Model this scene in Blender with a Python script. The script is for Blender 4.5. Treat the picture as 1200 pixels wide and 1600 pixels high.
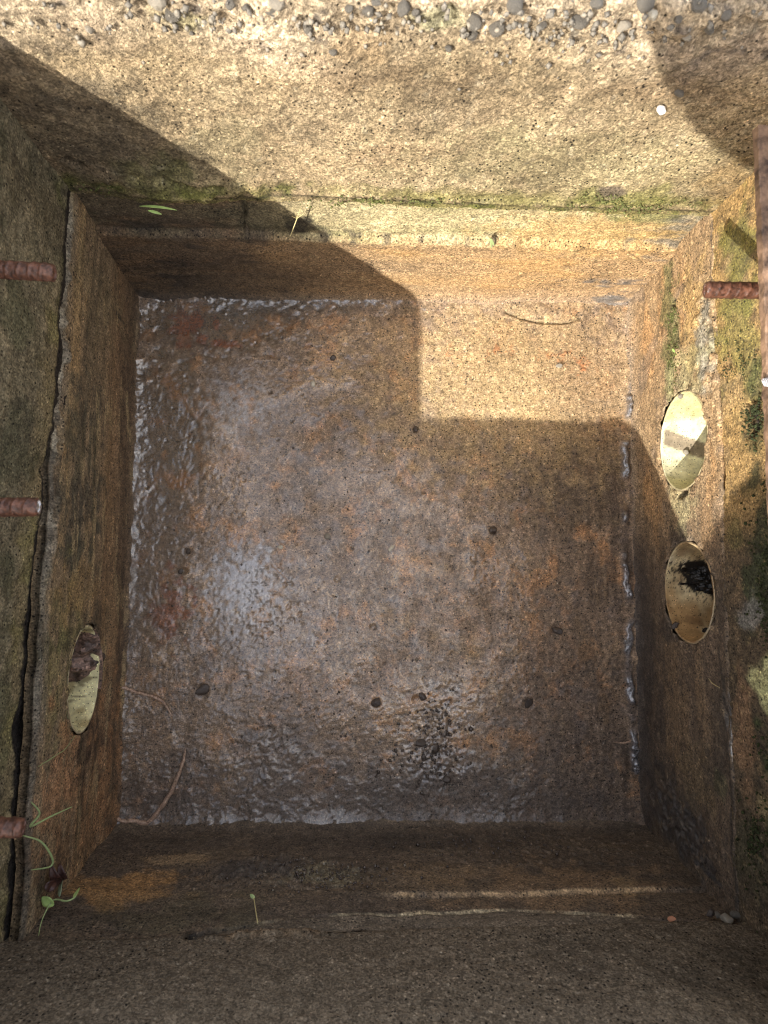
import bpy, math, random
import numpy as np
from mathutils import Matrix, Vector
rnd = random.Random(7)
PI = math.pi
for o in list(bpy.data.objects): bpy.data.objects.remove(o)
scene = bpy.context.scene
COL = scene.collection

# ------------------------------------------------------------------ camera
CAM = np.array([-0.0306, -0.0091, 0.7336]); TH, RO, YAW, FPX = 0.081, -0.0411, 0.0065, 932.04
def _rot():
    c, s = math.cos(TH), math.sin(TH); Rx = np.array([[1,0,0],[0,c,-s],[0,s,c]])
    c, s = math.cos(RO), math.sin(RO); Ry = np.array([[c,0,s],[0,1,0],[-s,0,c]])
    c, s = math.cos(YAW), math.sin(YAW); Rz = np.array([[c,-s,0],[s,c,0],[0,0,1]])
    return Rz @ Ry @ Rx
ROT = _rot()
cd = bpy.data.cameras.new('camera'); cam = bpy.data.objects.new('camera', cd); COL.objects.link(cam)
M4 = Matrix([list(ROT[i]) + [CAM[i]] for i in range(3)] + [[0,0,0,1]]); cam.matrix_world = M4
cd.sensor_fit = 'VERTICAL'; cd.sensor_height = 36; cd.sensor_width = 27; cd.lens = 36*FPX/1600
cd.clip_start = 0.004; cd.clip_end = 200
cd.dof.use_dof = True; cd.dof.focus_distance = 0.60; cd.dof.aperture_fstop = 9.0
scene.camera = cam

# ------------------------------------------------------------------ sky, sun, exposure
SUN = np.array([-0.878, -1.222, 1.0]); SUN /= np.linalg.norm(SUN)      # towards the sun
w = bpy.data.worlds.new('World'); scene.world = w; w.use_nodes = True
nt = w.node_tree; bg = nt.nodes['Background']
sky = nt.nodes.new('ShaderNodeTexSky'); sky.sky_type = 'NISHITA'; sky.sun_disc = False
sky.sun_elevation = math.asin(SUN[2]); sky.sun_rotation = math.atan2(SUN[0], SUN[1])
sky.air_density = 1.0; sky.dust_density = 3.5; sky.ozone_density = 0.6
veil = nt.nodes.new('ShaderNodeVectorMath'); veil.operation = 'ADD'; veil.inputs[1].default_value = (1.4, 1.38, 1.38)   # even pale veil added to the sky to lift the shade
tcw = nt.nodes.new('ShaderNodeTexCoord'); cn = nt.nodes.new('ShaderNodeTexNoise'); cn.inputs['Scale'].default_value = 2.6; cn.inputs['Detail'].default_value = 5; cn.inputs['Roughness'].default_value = .55
nt.links.new(tcw.outputs['Generated'], cn.inputs['Vector'])                       # broken white cloud over the whole sky
cm = nt.nodes.new('ShaderNodeMapRange'); cm.inputs[1].default_value = .47; cm.inputs[2].default_value = .60; cm.inputs[3].default_value = 0.; cm.inputs[4].default_value = 1.; nt.links.new(cn.outputs['Fac'], cm.inputs[0])
cmx = nt.nodes.new('ShaderNodeMix'); cmx.data_type = 'RGBA'; cmx.inputs[7].default_value = (10.0, 9.8, 9.6, 1)
nt.links.new(cm.outputs[0], cmx.inputs[0]); nt.links.new(veil.outputs[0], cmx.inputs[6])
nt.links.new(sky.outputs[0], veil.inputs[0]); nt.links.new(cmx.outputs[2], bg.inputs[0]); bg.inputs[1].default_value = 0.15
sl = bpy.data.lights.new('sun', 'SUN'); sl.energy = 4.1; sl.angle = math.radians(0.55); sl.color = (1.0, 0.95, 0.87)
so = bpy.data.objects.new('sun', sl); COL.objects.link(so)
so.rotation_euler = Vector(SUN).to_track_quat('Z', 'Y').to_euler()
scene.view_settings.view_transform = 'Standard'; scene.view_settings.look = 'None'
scene.view_settings.gamma = 1.0; scene.view_settings.use_curve_mapping = False
scene.view_settings.exposure = 1.18
scene.render.engine = 'CYCLES'
scene.cycles.filter_width = 1.15; scene.cycles.use_denoising = True; scene.cycles.denoising_input_passes = 'RGB_ALBEDO_NORMAL'; scene.cycles.denoising_prefilter = 'ACCURATE'
scene.cycles.max_bounces = 8; scene.cycles.diffuse_bounces = 5; scene.cycles.glossy_bounces = 3

# ------------------------------------------------------------------ noise and vector helpers
def _hash(ix, iy, seed):
    h = (ix.astype(np.int64)*374761393 + iy.astype(np.int64)*668265263 + seed*2147483647) & 0xFFFFFFFF
    h = ((h ^ (h >> 13))*1274126177) & 0xFFFFFFFF
    return (h ^ (h >> 16)) & 0xFFFFFFFF
def perlin(x, y, seed=0):
    x0 = np.floor(x); y0 = np.floor(y); fx = x-x0; fy = y-y0
    u = fx*fx*fx*(fx*(fx*6-15)+10); v = fy*fy*fy*(fy*(fy*6-15)+10)
    def g(i, j):
        a = _hash(x0+i, y0+j, seed)*(2*PI/4294967296.0)
        return np.cos(a)*(fx-i)+np.sin(a)*(fy-j)
    a = g(0,0)+(g(1,0)-g(0,0))*u; b = g(0,1)+(g(1,1)-g(0,1))*u
    return (a+(b-a)*v)*1.45
def fbm(x, y, f, octv=4, seed=0, gain=.5, sx=1., sy=1.):
    r = 0; amp = 1; tot = 0
    for i in range(octv):
        r = r+amp*perlin(x*f*sx+17.3*i+seed*3.1, y*f*sy+9.7*i, seed+i*13); tot += amp; amp *= gain; f *= 2.03
    return r/tot*1.6
def sst(x, a, b):
    t = np.clip((x-a)/(b-a), 0, 1); return t*t*(3-2*t)
def dots(x, y, cell, prob, rmin, rmax, seed):
    """randomly placed round grains: one jittered point per cell, no lattice look; radii as a share of the cell"""
    gx = np.floor(x/cell); gy = np.floor(y/cell); out = np.zeros(x.shape)
    for i in (-1, 0, 1):
        for j in (-1, 0, 1):
            cx, cy = gx+i, gy+j; k = 1/4294967296.
            h1, h2, h3, h4 = (_hash(cx, cy, seed+q)*k for q in (0, 101, 202, 303))
            r = (rmin+(rmax-rmin)*h3**2)*cell; d = np.hypot(x-(cx+h1)*cell, y-(cy+h2)*cell)
            out = np.maximum(out, (1-sst(d, r*.5, r))*(h4 < prob))
    return out
def mixc(c, col, m):
    return c*(1-m[..., None])+np.array(col)*m[..., None]
def ray(u, v):
    return ROT @ np.array([(u-600)/FPX, -(v-800)/FPX, -1.])
def at_z(u, v, z=0.0):                                     # the point of the place seen at photo position (u, v), at height z
    d = ray(u, v); return CAM+d*((z-CAM[2])/d[2])

# ------------------------------------------------------------------ tagging helpers
def tag(o, label=None, cat=None, group=None, kind=None):
    if label: o['label'] = label
    if cat: o['category'] = cat
    if group: o['group'] = group
    if kind: o['kind'] = kind
    return o
def link(name, me, parent=None, loc=None):
    o = bpy.data.objects.new(name, me); COL.objects.link(o)
    if loc is not None: o.location = Vector([float(q) for q in loc])
    if parent: o.parent = parent
    return o
def empty(name, loc, rz=0.):
    o = bpy.data.objects.new(name, None); COL.objects.link(o); o.location = Vector([float(q) for q in loc]); o.rotation_euler.z = rz
    o.empty_display_size = .02
    return o
def mesh_np(name, V, F, smooth=True, mat=None, attrs=None):
    V = np.ascontiguousarray(V, dtype=np.float32); F = np.ascontiguousarray(F, dtype=np.int32)
    me = bpy.data.meshes.new(name); me.vertices.add(len(V)); me.vertices.foreach_set('co', V.ravel())
    n, k = F.shape
    me.loops.add(n*k); me.loops.foreach_set('vertex_index', F.ravel())
    me.polygons.add(n); me.polygons.foreach_set('loop_start', np.arange(0, n*k, k, dtype=np.int32))
    me.update(calc_edges=True); me.validate()
    me.polygons.foreach_set('use_smooth', np.full(len(me.polygons), smooth))
    if attrs:
        for kname, arr in attrs.items():
            if arr.ndim == 2:
                a = me.attributes.new(kname, 'FLOAT_COLOR', 'POINT'); c4 = np.ones((len(V), 4), np.float32); c4[:, :3] = np.clip(arr, 0, 1)
                a.data.foreach_set('color', c4.ravel())
            else:
                a = me.attributes.new(kname, 'FLOAT', 'POINT'); a.data.foreach_set('value', arr.astype(np.float32))
    if mat: me.materials.append(mat)
    return me
def grid_faces(nu, nv, off=0):
    i = np.arange(nu-1)[:, None]; j = np.arange(nv-1)[None, :]
    a = (i*nv+j).ravel()
    return np.stack([a, a+nv, a+nv+1, a+1], 1)+off

# ------------------------------------------------------------------ materials
def nodes(m):
    m.use_nodes = True; t = m.node_tree; return t, t.nodes, t.links, t.nodes['Principled BSDF']
def setin(b, **k):
    for a, v in k.items(): b.inputs[a.replace('_', ' ')].default_value = v
def mat_surface(name, grain_scale=420., grain_lo=.55, grain_hi=1.5, bump=.0006, rough_dry=.9, rough_wet=.25, coat=True, spot=.5, nsc=(1,1,1), cell=.45, pits=300., pf=.26):
    """vertex-stained mineral surface: Col = its own colour plus some painted light and shade, wet = film of water"""
    m = bpy.data.materials.new(name); t, N, L, b = nodes(m)
    ca = N.new('ShaderNodeAttribute'); ca.attribute_name = 'Col'
    wa = N.new('ShaderNodeAttribute'); wa.attribute_name = 'wet'
    ga = N.new('ShaderNodeAttribute'); ga.attribute_name = 'grain'
    tc = N.new('ShaderNodeTexCoord'); mp = N.new('ShaderNodeMapping'); mp.inputs['Scale'].default_value = nsc
    L.new(tc.outputs['Object'], mp.inputs[0])
    def noise(sc, det=3., rough=.6, src=mp):
        n = N.new('ShaderNodeTexNoise'); n.inputs['Scale'].default_value = sc; n.inputs['Detail'].default_value = det; n.inputs['Roughness'].default_value = rough
        L.new(src.outputs[0], n.inputs['Vector']); return n
    n1 = noise(grain_scale, 3, .7); n2 = noise(grain_scale*.22, 4, .65); n3 = noise(grain_scale*2.3, 2, .6)
    mr = N.new('ShaderNodeMapRange'); mr.inputs[1].default_value = .32; mr.inputs[2].default_value = .68; mr.inputs[3].default_value = grain_lo; mr.inputs[4].default_value = grain_hi
    L.new(n1.outputs['Fac'], mr.inputs[0])
    mr2 = N.new('ShaderNodeMapRange'); mr2.inputs[1].default_value = .3; mr2.inputs[2].default_value = .7; mr2.inputs[3].default_value = .72; mr2.inputs[4].default_value = 1.28
    L.new(n2.outputs['Fac'], mr2.inputs[0])
    vo = N.new('ShaderNodeTexVoronoi'); vo.inputs['Scale'].default_value = grain_scale*1.25; L.new(mp.outputs[0], vo.inputs['Vector'])
    bw = N.new('ShaderNodeSeparateColor'); L.new(vo.outputs['Color'], bw.inputs[0])
    mr3 = N.new('ShaderNodeMapRange'); mr3.inputs[1].default_value = 0; mr3.inputs[2].default_value = 1; mr3.inputs[3].default_value = 1-cell; mr3.inputs[4].default_value = 1+cell*1.15; L.new(bw.outputs[0], mr3.inputs[0])
    mu0 = N.new('ShaderNodeMath'); mu0.operation = 'MULTIPLY'; L.new(mr.outputs[0], mu0.inputs[0]); L.new(mr3.outputs[0], mu0.inputs[1])
    mul = N.new('ShaderNodeMath'); mul.operation = 'MULTIPLY'; L.new(mu0.outputs[0], mul.inputs[0]); L.new(mr2.outputs[0], mul.inputs[1])
    v2 = N.new('ShaderNodeTexVoronoi'); v2.inputs['Scale'].default_value = pits; L.new(mp.outputs[0], v2.inputs['Vector'])
    s2 = N.new('ShaderNodeSeparateColor'); L.new(v2.outputs['Color'], s2.inputs[0])
    near_ = N.new('ShaderNodeMapRange'); near_.inputs[1].default_value = .34; near_.inputs[2].default_value = .22; near_.inputs[3].default_value = 0; near_.inputs[4].default_value = 1; L.new(v2.outputs['Distance'], near_.inputs[0])
    cr2 = N.new('ShaderNodeValToRGB'); cr2.color_ramp.interpolation = 'CONSTANT'; e_ = cr2.color_ramp.elements; e_[0].position = 0; e_[0].color = (.05,.05,.05,1); e_[1].position = pf; e_[1].color = (.5,.5,.5,1); e3 = e_.new(.86); e3.color = (.95,.95,.95,1); L.new(s2.outputs[1], cr2.inputs[0])
    tw = N.new('ShaderNodeMath'); tw.operation = 'MULTIPLY'; tw.inputs[1].default_value = 2.; L.new(cr2.outputs[0], tw.inputs[0])
    pm = N.new('ShaderNodeMix'); pm.data_type = 'FLOAT'; pm.inputs[2].default_value = 1.; L.new(near_.outputs[0], pm.inputs[0]); L.new(tw.outputs[0], pm.inputs[3])
    m5 = N.new('ShaderNodeMath'); m5.operation = 'MULTIPLY'; L.new(mul.outputs[0], m5.inputs[0]); L.new(pm.outputs[0], m5.inputs[1]); mul = m5
    one = N.new('ShaderNodeMix'); one.data_type = 'FLOAT'; one.inputs[2].default_value = 1.
    L.new(ga.outputs['Fac'], one.inputs[0]); L.new(mul.outputs[0], one.inputs[3])
    vm = N.new('ShaderNodeVectorMath'); vm.operation = 'SCALE'; L.new(ca.outputs['Color'], vm.inputs[0]); L.new(one.outputs[0], vm.inputs['Scale'])
    L.new(vm.outputs[0], b.inputs['Base Color'])
    # roughness
    mw = N.new('ShaderNodeMath'); mw.operation = 'MULTIPLY_ADD'; mw.inputs[1].default_value = spot; mw.inputs[2].default_value = -spot*.5
    L.new(n2.outputs['Fac'], mw.inputs[0])
    ad = N.new('ShaderNodeMath'); ad.operation = 'ADD'; ad.use_clamp = True; L.new(wa.outputs['Fac'], ad.inputs[0]); L.new(mw.outputs[0], ad.inputs[1])
    mm = N.new('ShaderNodeMath'); mm.operation = 'MULTIPLY'; mm.use_clamp = True
    sc = N.new('ShaderNodeMath'); sc.operation = 'MULTIPLY'; sc.use_clamp = True; sc.inputs[1].default_value = 4.; L.new(wa.outputs['Fac'], sc.inputs[0])
    L.new(ad.outputs[0], mm.inputs[0]); L.new(sc.outputs[0], mm.inputs[1])
    mx = N.new('ShaderNodeMix'); mx.data_type = 'FLOAT'; mx.inputs[2].default_value = rough_dry; mx.inputs[3].default_value = rough_wet
    L.new(mm.outputs[0], mx.inputs[0]); L.new(mx.outputs[0], b.inputs['Roughness'])
    sp = N.new('ShaderNodeMath'); sp.operation = 'MULTIPLY_ADD'; sp.inputs[1].default_value = .8; sp.inputs[2].default_value = .2
    L.new(mm.outputs[0], sp.inputs[0]); L.new(sp.outputs[0], b.inputs['Specular IOR Level'])
    # relief finer than the mesh
    hs = N.new('ShaderNodeMath'); hs.operation = 'MULTIPLY_ADD'; hs.inputs[1].default_value = .5; L.new(n3.outputs['Fac'], hs.inputs[0]); L.new(n1.outputs['Fac'], hs.inputs[2])
    bp = N.new('ShaderNodeBump'); bp.inputs['Strength'].default_value = 1.; bp.inputs['Distance'].default_value = bump
    L.new(hs.outputs[0], bp.inputs['Height']); L.new(bp.outputs[0], b.inputs['Normal'])
    if coat:
        b.inputs['Coat Roughness'].default_value = .06; b.inputs['Coat IOR'].default_value = 2.0
        cw = N.new('ShaderNodeMapRange'); cw.inputs[1].default_value = .45; cw.inputs[2].default_value = .95; L.new(wa.outputs['Fac'], cw.inputs[0])
        L.new(cw.outputs[0], b.inputs['Coat Weight'])
        b2 = N.new('ShaderNodeBump'); b2.inputs['Strength'].default_value = 1.; b2.inputs['Distance'].default_value = bump*.16
        L.new(n1.outputs['Fac'], b2.inputs['Height']); L.new(b2.outputs[0], b.inputs['Coat Normal'])
    return m
M_WALL = mat_surface('sandy_concrete', 520, .6, 1.4, .0018, .92, .35, cell=.42, pf=.15)
M_BOX = mat_surface('smooth_cast_concrete', 560, .55, 1.45, .0011, .85, .3, cell=.45)
M_FLOOR = mat_surface('wet_muddy_concrete', 640, .6, 1.4, .0011, .8, .2, cell=.4)
def mat_simple(name, col, rough=.6, metal=0., var=.25, scale=300., bump=.0003, spec=.5, col2=None, sss=0):
    m = bpy.data.materials.new(name); t, N, L, b = nodes(m)
    tc = N.new('ShaderNodeTexCoord'); n = N.new('ShaderNodeTexNoise'); n.inputs['Scale'].default_value = scale; n.inputs['Detail'].default_value = 5; n.inputs['Roughness'].default_value = .65
    L.new(tc.outputs['Object'], n.inputs['Vector'])
    cr = N.new('ShaderNodeValToRGB'); cr.color_ramp.elements[0].position = .33; cr.color_ramp.elements[1].position = .68
    c2 = col2 or tuple(min(1, q*(1+var)) for q in col); c1 = tuple(q*(1-var) for q in col)
    cr.color_ramp.elements[0].color = (*c1, 1); cr.color_ramp.elements[1].color = (*c2, 1)
    L.new(n.outputs['Fac'], cr.inputs[0]); L.new(cr.outputs[0], b.inputs['Base Color'])
    b.inputs['Roughness'].default_value = rough; b.inputs['Metallic'].default_value = metal; b.inputs['Specular IOR Level'].default_value = spec
    bp = N.new('ShaderNodeBump'); bp.inputs['Distance'].default_value = bump; L.new(n.outputs['Fac'], bp.inputs['Height']); L.new(bp.outputs[0], b.inputs['Normal'])
    return m
M_RUST = mat_simple('wet_rusted_rebar', (.045,.020,.013), .45, 0., .5, 300, .0007, .45, (.15,.062,.036))
M_STEEL = mat_simple('rusty_painted_steel', (.07,.042,.028), .6, 0., .45, 90, .0009, .4, (.27,.165,.10))
M_CUT = mat_simple('bright_cut_steel', (.5,.47,.45), .25, .8, .3, 400, .0003)
M_STONE_D = mat_simple('dark_blue_stone', (.17,.15,.12), .85, 0, .55, 420, .0012)
M_STONE_G = mat_simple('shadow_lump_grey', (.22,.19,.145), .7, 0, .3, 200, .0004)
M_STONE_P = mat_simple('pale_stone', (.5,.45,.35), .7, 0, .2, 200, .0004)
M_STONE_W = mat_simple('white_stone', (.82,.8,.74), .6, 0, .08, 200, .0002)
M_STONE_B = mat_simple('wet_brown_stone', (.06,.045,.036), .25, 0, .4, 200, .0004, .6)
M_STONE_R = mat_simple('orange_chip', (.38,.17,.09), .6, 0, .25, 200, .0003)
M_ROOT = mat_simple('wet_root_bark', (.26,.15,.10), .35, 0, .4, 500, .0003, .5, (.60,.42,.30))
M_STEM = mat_simple('pale_green_stem', (.30,.38,.16), .5, 0, .25, 300, .0001)
M_LEAF = mat_simple('fresh_leaf', (.33,.45,.14), .45, 0, .3, 150, .0002)
M_LEAF2 = mat_simple('grey_green_leaf', (.34,.42,.26), .5, 0, .2, 150, .0002)
M_STRAW = mat_simple('dry_straw', (.5,.42,.2), .7, 0, .2, 300, .0001)
M_BARK = mat_simple('dead_leaf_brown', (.05,.02,.014), .5, 0, .4, 200, .0004)
M_SLUDGE = mat_simple('black_sludge', (.006,.006,.006), .25, 0, .5, 600, .0008, .6)
M_ADDED_CAP = mat_simple('added_cap_brown', (.07,.05,.035), .9, 0, .4, 80, .002)
M_GROUND = mat_simple('gravelly_ground', (.26,.21,.14), .9, 0, .35, 90, .004)
M_PVC = mat_surface('cream_pvc', 300, .9, 1.08, .0001, .5, .3, False, cell=.05, pits=500.)
M_MUD = mat_surface('pipe_mud', 300, .6, 1.4, .001, .7, .3, False)

# ------------------------------------------------------------------ the pit: four corner lines
ZS, ZR = .20, .41
def avg(*p): return np.mean(p, axis=0)
F0 = dict(TL=at_z(213,457), TR=at_z(984,469), BR=at_z(1006,1290), BL=at_z(182,1292))
S0 = dict(TL=at_z(108,300,ZS), TR=at_z(1114,335,ZS), BR=at_z(1157,1441,ZS), BL=at_z(32,1474,ZS))
def lift(p, z, lean=0.): q = p.copy(); q[2] = z; return q
R0 = {k: lift(v, ZR) for k, v in S0.items()}
class Patch:
    """one wall face: a runs along it (m), b up it (m); n points into the pit"""
    def __init__(s, p00, p10, p01, p11, inward):
        s.p = [np.array(q, float) for q in (p00, p10, p01, p11)]
        s.L = np.linalg.norm(s.p[1]-s.p[0]); s.H = np.linalg.norm(avg(s.p[2], s.p[3])-avg(s.p[0], s.p[1]))
        e1 = s.p[1]-s.p[0]; e2 = s.p[2]-s.p[0]; n = np.cross(e1, e2); n /= np.linalg.norm(n)
        s.n = n if n@np.array(inward) > 0 else -n
        s.up = avg(s.p[2], s.p[3])-avg(s.p[0], s.p[1]); s.up /= np.linalg.norm(s.up)
    def pos(s, a, b):
        u = np.asarray(a)/s.L; v = np.asarray(b)/s.H; u = u[..., None]; v = v[..., None]
        return (s.p[0]*(1-u)+s.p[1]*u)*(1-v)+(s.p[2]*(1-u)+s.p[3]*u)*v
    def inv(s, u, v):                                       # photo position -> (a, b) on this face
        d = ray(u, v); x = np.array([s.L/2, s.H/2, .6])
        for _ in range(12):
            f = lambda q: s.pos(q[0], q[1])-CAM-q[2]*d
            r = f(x); J = np.stack([(f(x+h)-r)/1e-5 for h in np.eye(3)*1e-5], 1); x = x-np.linalg.solve(J, r)
        return x[0], x[1]
class Flat:
    """the floor seen the same way: a = x, b = y"""
    def inv(s, u, v): q = at_z(u, v, 0); return q[0], q[1]
FL = Flat()
box = dict(top=Patch(F0['TL'], F0['TR'], S0['TL'], S0['TR'], (0,-1,0)), bottom=Patch(F0['BL'], F0['BR'], S0['BL'], S0['BR'], (0,1,0)),
           left=Patch(F0['TL'], F0['BL'], S0['TL'], S0['BL'], (1,0,0)), right=Patch(F0['TR'], F0['BR'], S0['TR'], S0['BR'], (-1,0,0)))
upw = dict(top=Patch(S0['TL'], S0['TR'], R0['TL'], R0['TR'], (0,-1,0)), bottom=Patch(S0['BL'], S0['BR'], R0['BL'], R0['BR'], (0,1,0)),
           left=Patch(S0['TL'], S0['BL'], R0['TL'], R0['BL'], (1,0,0)), right=Patch(S0['TR'], S0['BR'], R0['TR'], R0['BR'], (-1,0,0)))
def spot(P, A, B, u0, v0, u1, v1, soft=.5, rag=.35, freq=60., seed=1):
    """mask for stains and painted light: ellipse between two photo corners, laid on the face in metres, ragged edge"""
    a0, b0 = P.inv(u0, v0); a1, b1 = P.inv(u1, v1); ca, cb = (a0+a1)/2, (b0+b1)/2; ra, rb = max(abs(a1-a0)/2, .003), max(abs(b1-b0)/2, .003)
    near = (np.abs(A-ca) < ra*2.2) & (np.abs(B-cb) < rb*2.2)
    out = np.zeros_like(A)
    if near.any():
        a, b = A[near], B[near]
        d = np.sqrt(((a-ca)/ra)**2+((b-cb)/rb)**2)+rag*fbm(a, b, freq, 4, seed)*1.5
        out[near] = 1-sst(d, 1-soft, 1+soft*.4)
    return out
def line(P, A, B, pts, wid, seed=1, wob=.0015):
    """mask along a polyline given by photo positions; wid in metres"""
    q = [P.inv(u, v) for u, v in pts]; best = np.full(A.shape, 9.)
    wa = A+wob*fbm(A, B, 70, 3, seed); wb = B+wob*fbm(A, B, 70, 3, seed+5)
    for (a0, b0), (a1, b1) in zip(q[:-1], q[1:]):
        da, db = a1-a0, b1-b0; t = np.clip(((wa-a0)*da+(wb-b0)*db)/(da*da+db*db), 0, 1)
        best = np.minimum(best, np.hypot(wa-a0-t*da, wb-b0-t*db))
    return 1-sst(best, wid*.35, wid)

TAN = (.36,.265,.145); PALE = (.50,.41,.25); ORANGE = (.40,.20,.065); BROWN = (.15,.098,.056); MUD = (.055,.038,.027)
MOSS = (.115,.125,.03); DMOSS = (.032,.043,.016); GREY = (.21,.185,.145); DARK = (.028,.022,.017); RUST = (.26,.085,.03); YEL = (.44,.36,.13)

def grime(c, A, B, seed, amt=.6, lo=.12, hi=.6, f=55., sx=1., chips=.35):
    c = mixc(c, (.040,.032,.024), sst(fbm(A, B, f, 6, seed, gain=.72, sx=sx), lo, hi)*amt)
    c = mixc(c, (.030,.025,.020), dots(A, B, .0055, .4, .06, .24, seed+3)*.7)
    return mixc(c, np.minimum(c*2.1, .6).reshape(-1, 3).mean(0), sst(fbm(A, B, f*2.2, 4, seed+7, gain=.7, sx=sx), .3, .75)*chips)
EXT = .035
def skirt(V, nu, nv, n, back, cap=True):
    """close a displaced sheet into a slab: border ring copied back along -n, plus a back face"""
    idx = np.concatenate([np.arange(nu)*nv, (nu-1)*nv+np.arange(1, nv), (np.arange(nu-1)[::-1])*nv+nv-1, np.arange(1, nv-1)[::-1]])
    m = len(idx); B0 = len(V); Vb = V[idx]-n*back
    F = np.stack([idx, np.roll(idx, -1), B0+(np.arange(m)+1) % m, B0+np.arange(m)], 1)
    # back face as 1 quad over the four corners
    c = [0, nu-1, nu-1+nv-1, 2*(nu-1)+nv-1]
    return np.concatenate([V, Vb]), (np.concatenate([F, np.array([[B0+c[0], B0+c[1], B0+c[2], B0+c[3]]])]) if cap else F)
def build_face(name, P, step, b0, b1, disp, colour, mat, rim=False, holes=(), back=.05, ragg=0.):
    L = P.L; a = np.arange(-EXT, L+EXT, step)
    if rim:
        b = np.arange(b0, P.H+.02+.115, step)
    else: b = np.arange(b0, b1+1e-9, step)
    A, B = np.meshgrid(a, b, indexing='ij'); nu, nv = A.shape
    if rim:
        r = .016; q0 = P.H-r; arc = np.clip((B-q0)/r, 0, PI/2); flat = np.maximum(B-q0-r*PI/2, 0)
        zz = np.where(B > q0, q0+r*np.sin(arc), B); bk = np.where(B > q0, r*(1-np.cos(arc)), 0)+flat
        base = P.pos(A, zz)-P.n*bk[..., None]
        nn = P.n*np.cos(arc)[..., None]+P.up*np.sin(arc)[..., None]
    else: base = P.pos(A, B); nn = np.broadcast_to(P.n, base.shape)
    if ragg:
        if rim: base = base+P.up*((1-sst(B, b0+.004, b0+.03))*(ragg*fbm(A, A*0, 22, 5, 950, gain=.6)))[..., None]
        else: base = base+P.up*(sst(B, P.H-.03, P.H-.002)*(ragg*fbm(A, A*0, 30, 5, 960, gain=.65)-ragg*.4))[..., None]
    d = disp(A, B); V = (base+nn*d[..., None]).reshape(-1, 3)
    F = grid_faces(nu, nv)
    c, wet, grain = colour(A, B, d)
    if not rim: c = c*.88+c.mean(-1, keepdims=True)*np.array([.13, .12, .105])
    Ar, Br = A.ravel(), B.ravel()
    for (ha, hb, hr, hq) in holes:
        ca = Ar[F].mean(1); cb = Br[F].mean(1)
        F = F[np.hypot(ca-ha, (cb-hb)/hq) > hr]
        rr = np.hypot(Ar-ha, (Br-hb)/hq)
        used = np.zeros(len(V), int); np.add.at(used, F.ravel(), 1)
        sel = (used > 0) & (used < 4) & (rr < hr+.004)
        th = np.arctan2((Br-hb)/hq, Ar-ha); rag = hr+.0012*fbm(np.cos(th)*2+ha*50, np.sin(th)*2, 1., 3, 77)
        na = ha+rag*np.cos(th); nb = hb+hq*rag*np.sin(th)
        V[sel] = P.pos(na[sel], nb[sel])+P.n*(d.ravel()[sel]-.001)[:, None]
        # thickness of the cut: an inner ring going back
        k = 120; t = np.arange(k)/k*2*PI
        off = len(V)
        rg = hr+.0012*fbm(np.cos(t)*2+ha*50, np.sin(t)*2, 1., 3, 77)
        p0 = P.pos(ha+rg*np.cos(t), hb+hq*rg*np.sin(t))-P.n*.002; p1 = P.pos(ha+hr*np.cos(t), hb+hq*hr*np.sin(t))-P.n*.055
        V = np.concatenate([V, p0, p1]); i = np.arange(k); j = (i+1) % k
        F = np.concatenate([F, np.stack([off+i, off+j, off+k+j, off+k+i], 1)])
        ex = 2*k; Ar = np.concatenate([Ar, np.full(ex, 99.)]); Br = np.concatenate([Br, np.full(ex, 99.)])
        d = np.concatenate([d.ravel(), np.zeros(ex)])
    nbase = nu*nv
    Vs, Fs = skirt(V[:nbase], nu, nv, P.n, back, not holes)
    add = len(V)-nbase
    Fs = np.where(Fs >= nbase, Fs+add, Fs); V = np.concatenate([V, Vs[nbase:]]); F = np.concatenate([F, Fs])
    def pad(x, val):
        x = x.reshape(nbase, *x.shape[2:]); e = np.broadcast_to(np.array(val), (len(V)-nbase, *x.shape[1:])); return np.concatenate([x, e])
    me = mesh_np(name, V, F, True, mat, dict(Col=pad(c, np.median(c.reshape(-1, 3), axis=0)*.8), wet=pad(wet, 0.), grain=pad(grain, 1.)))
    return me

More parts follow.
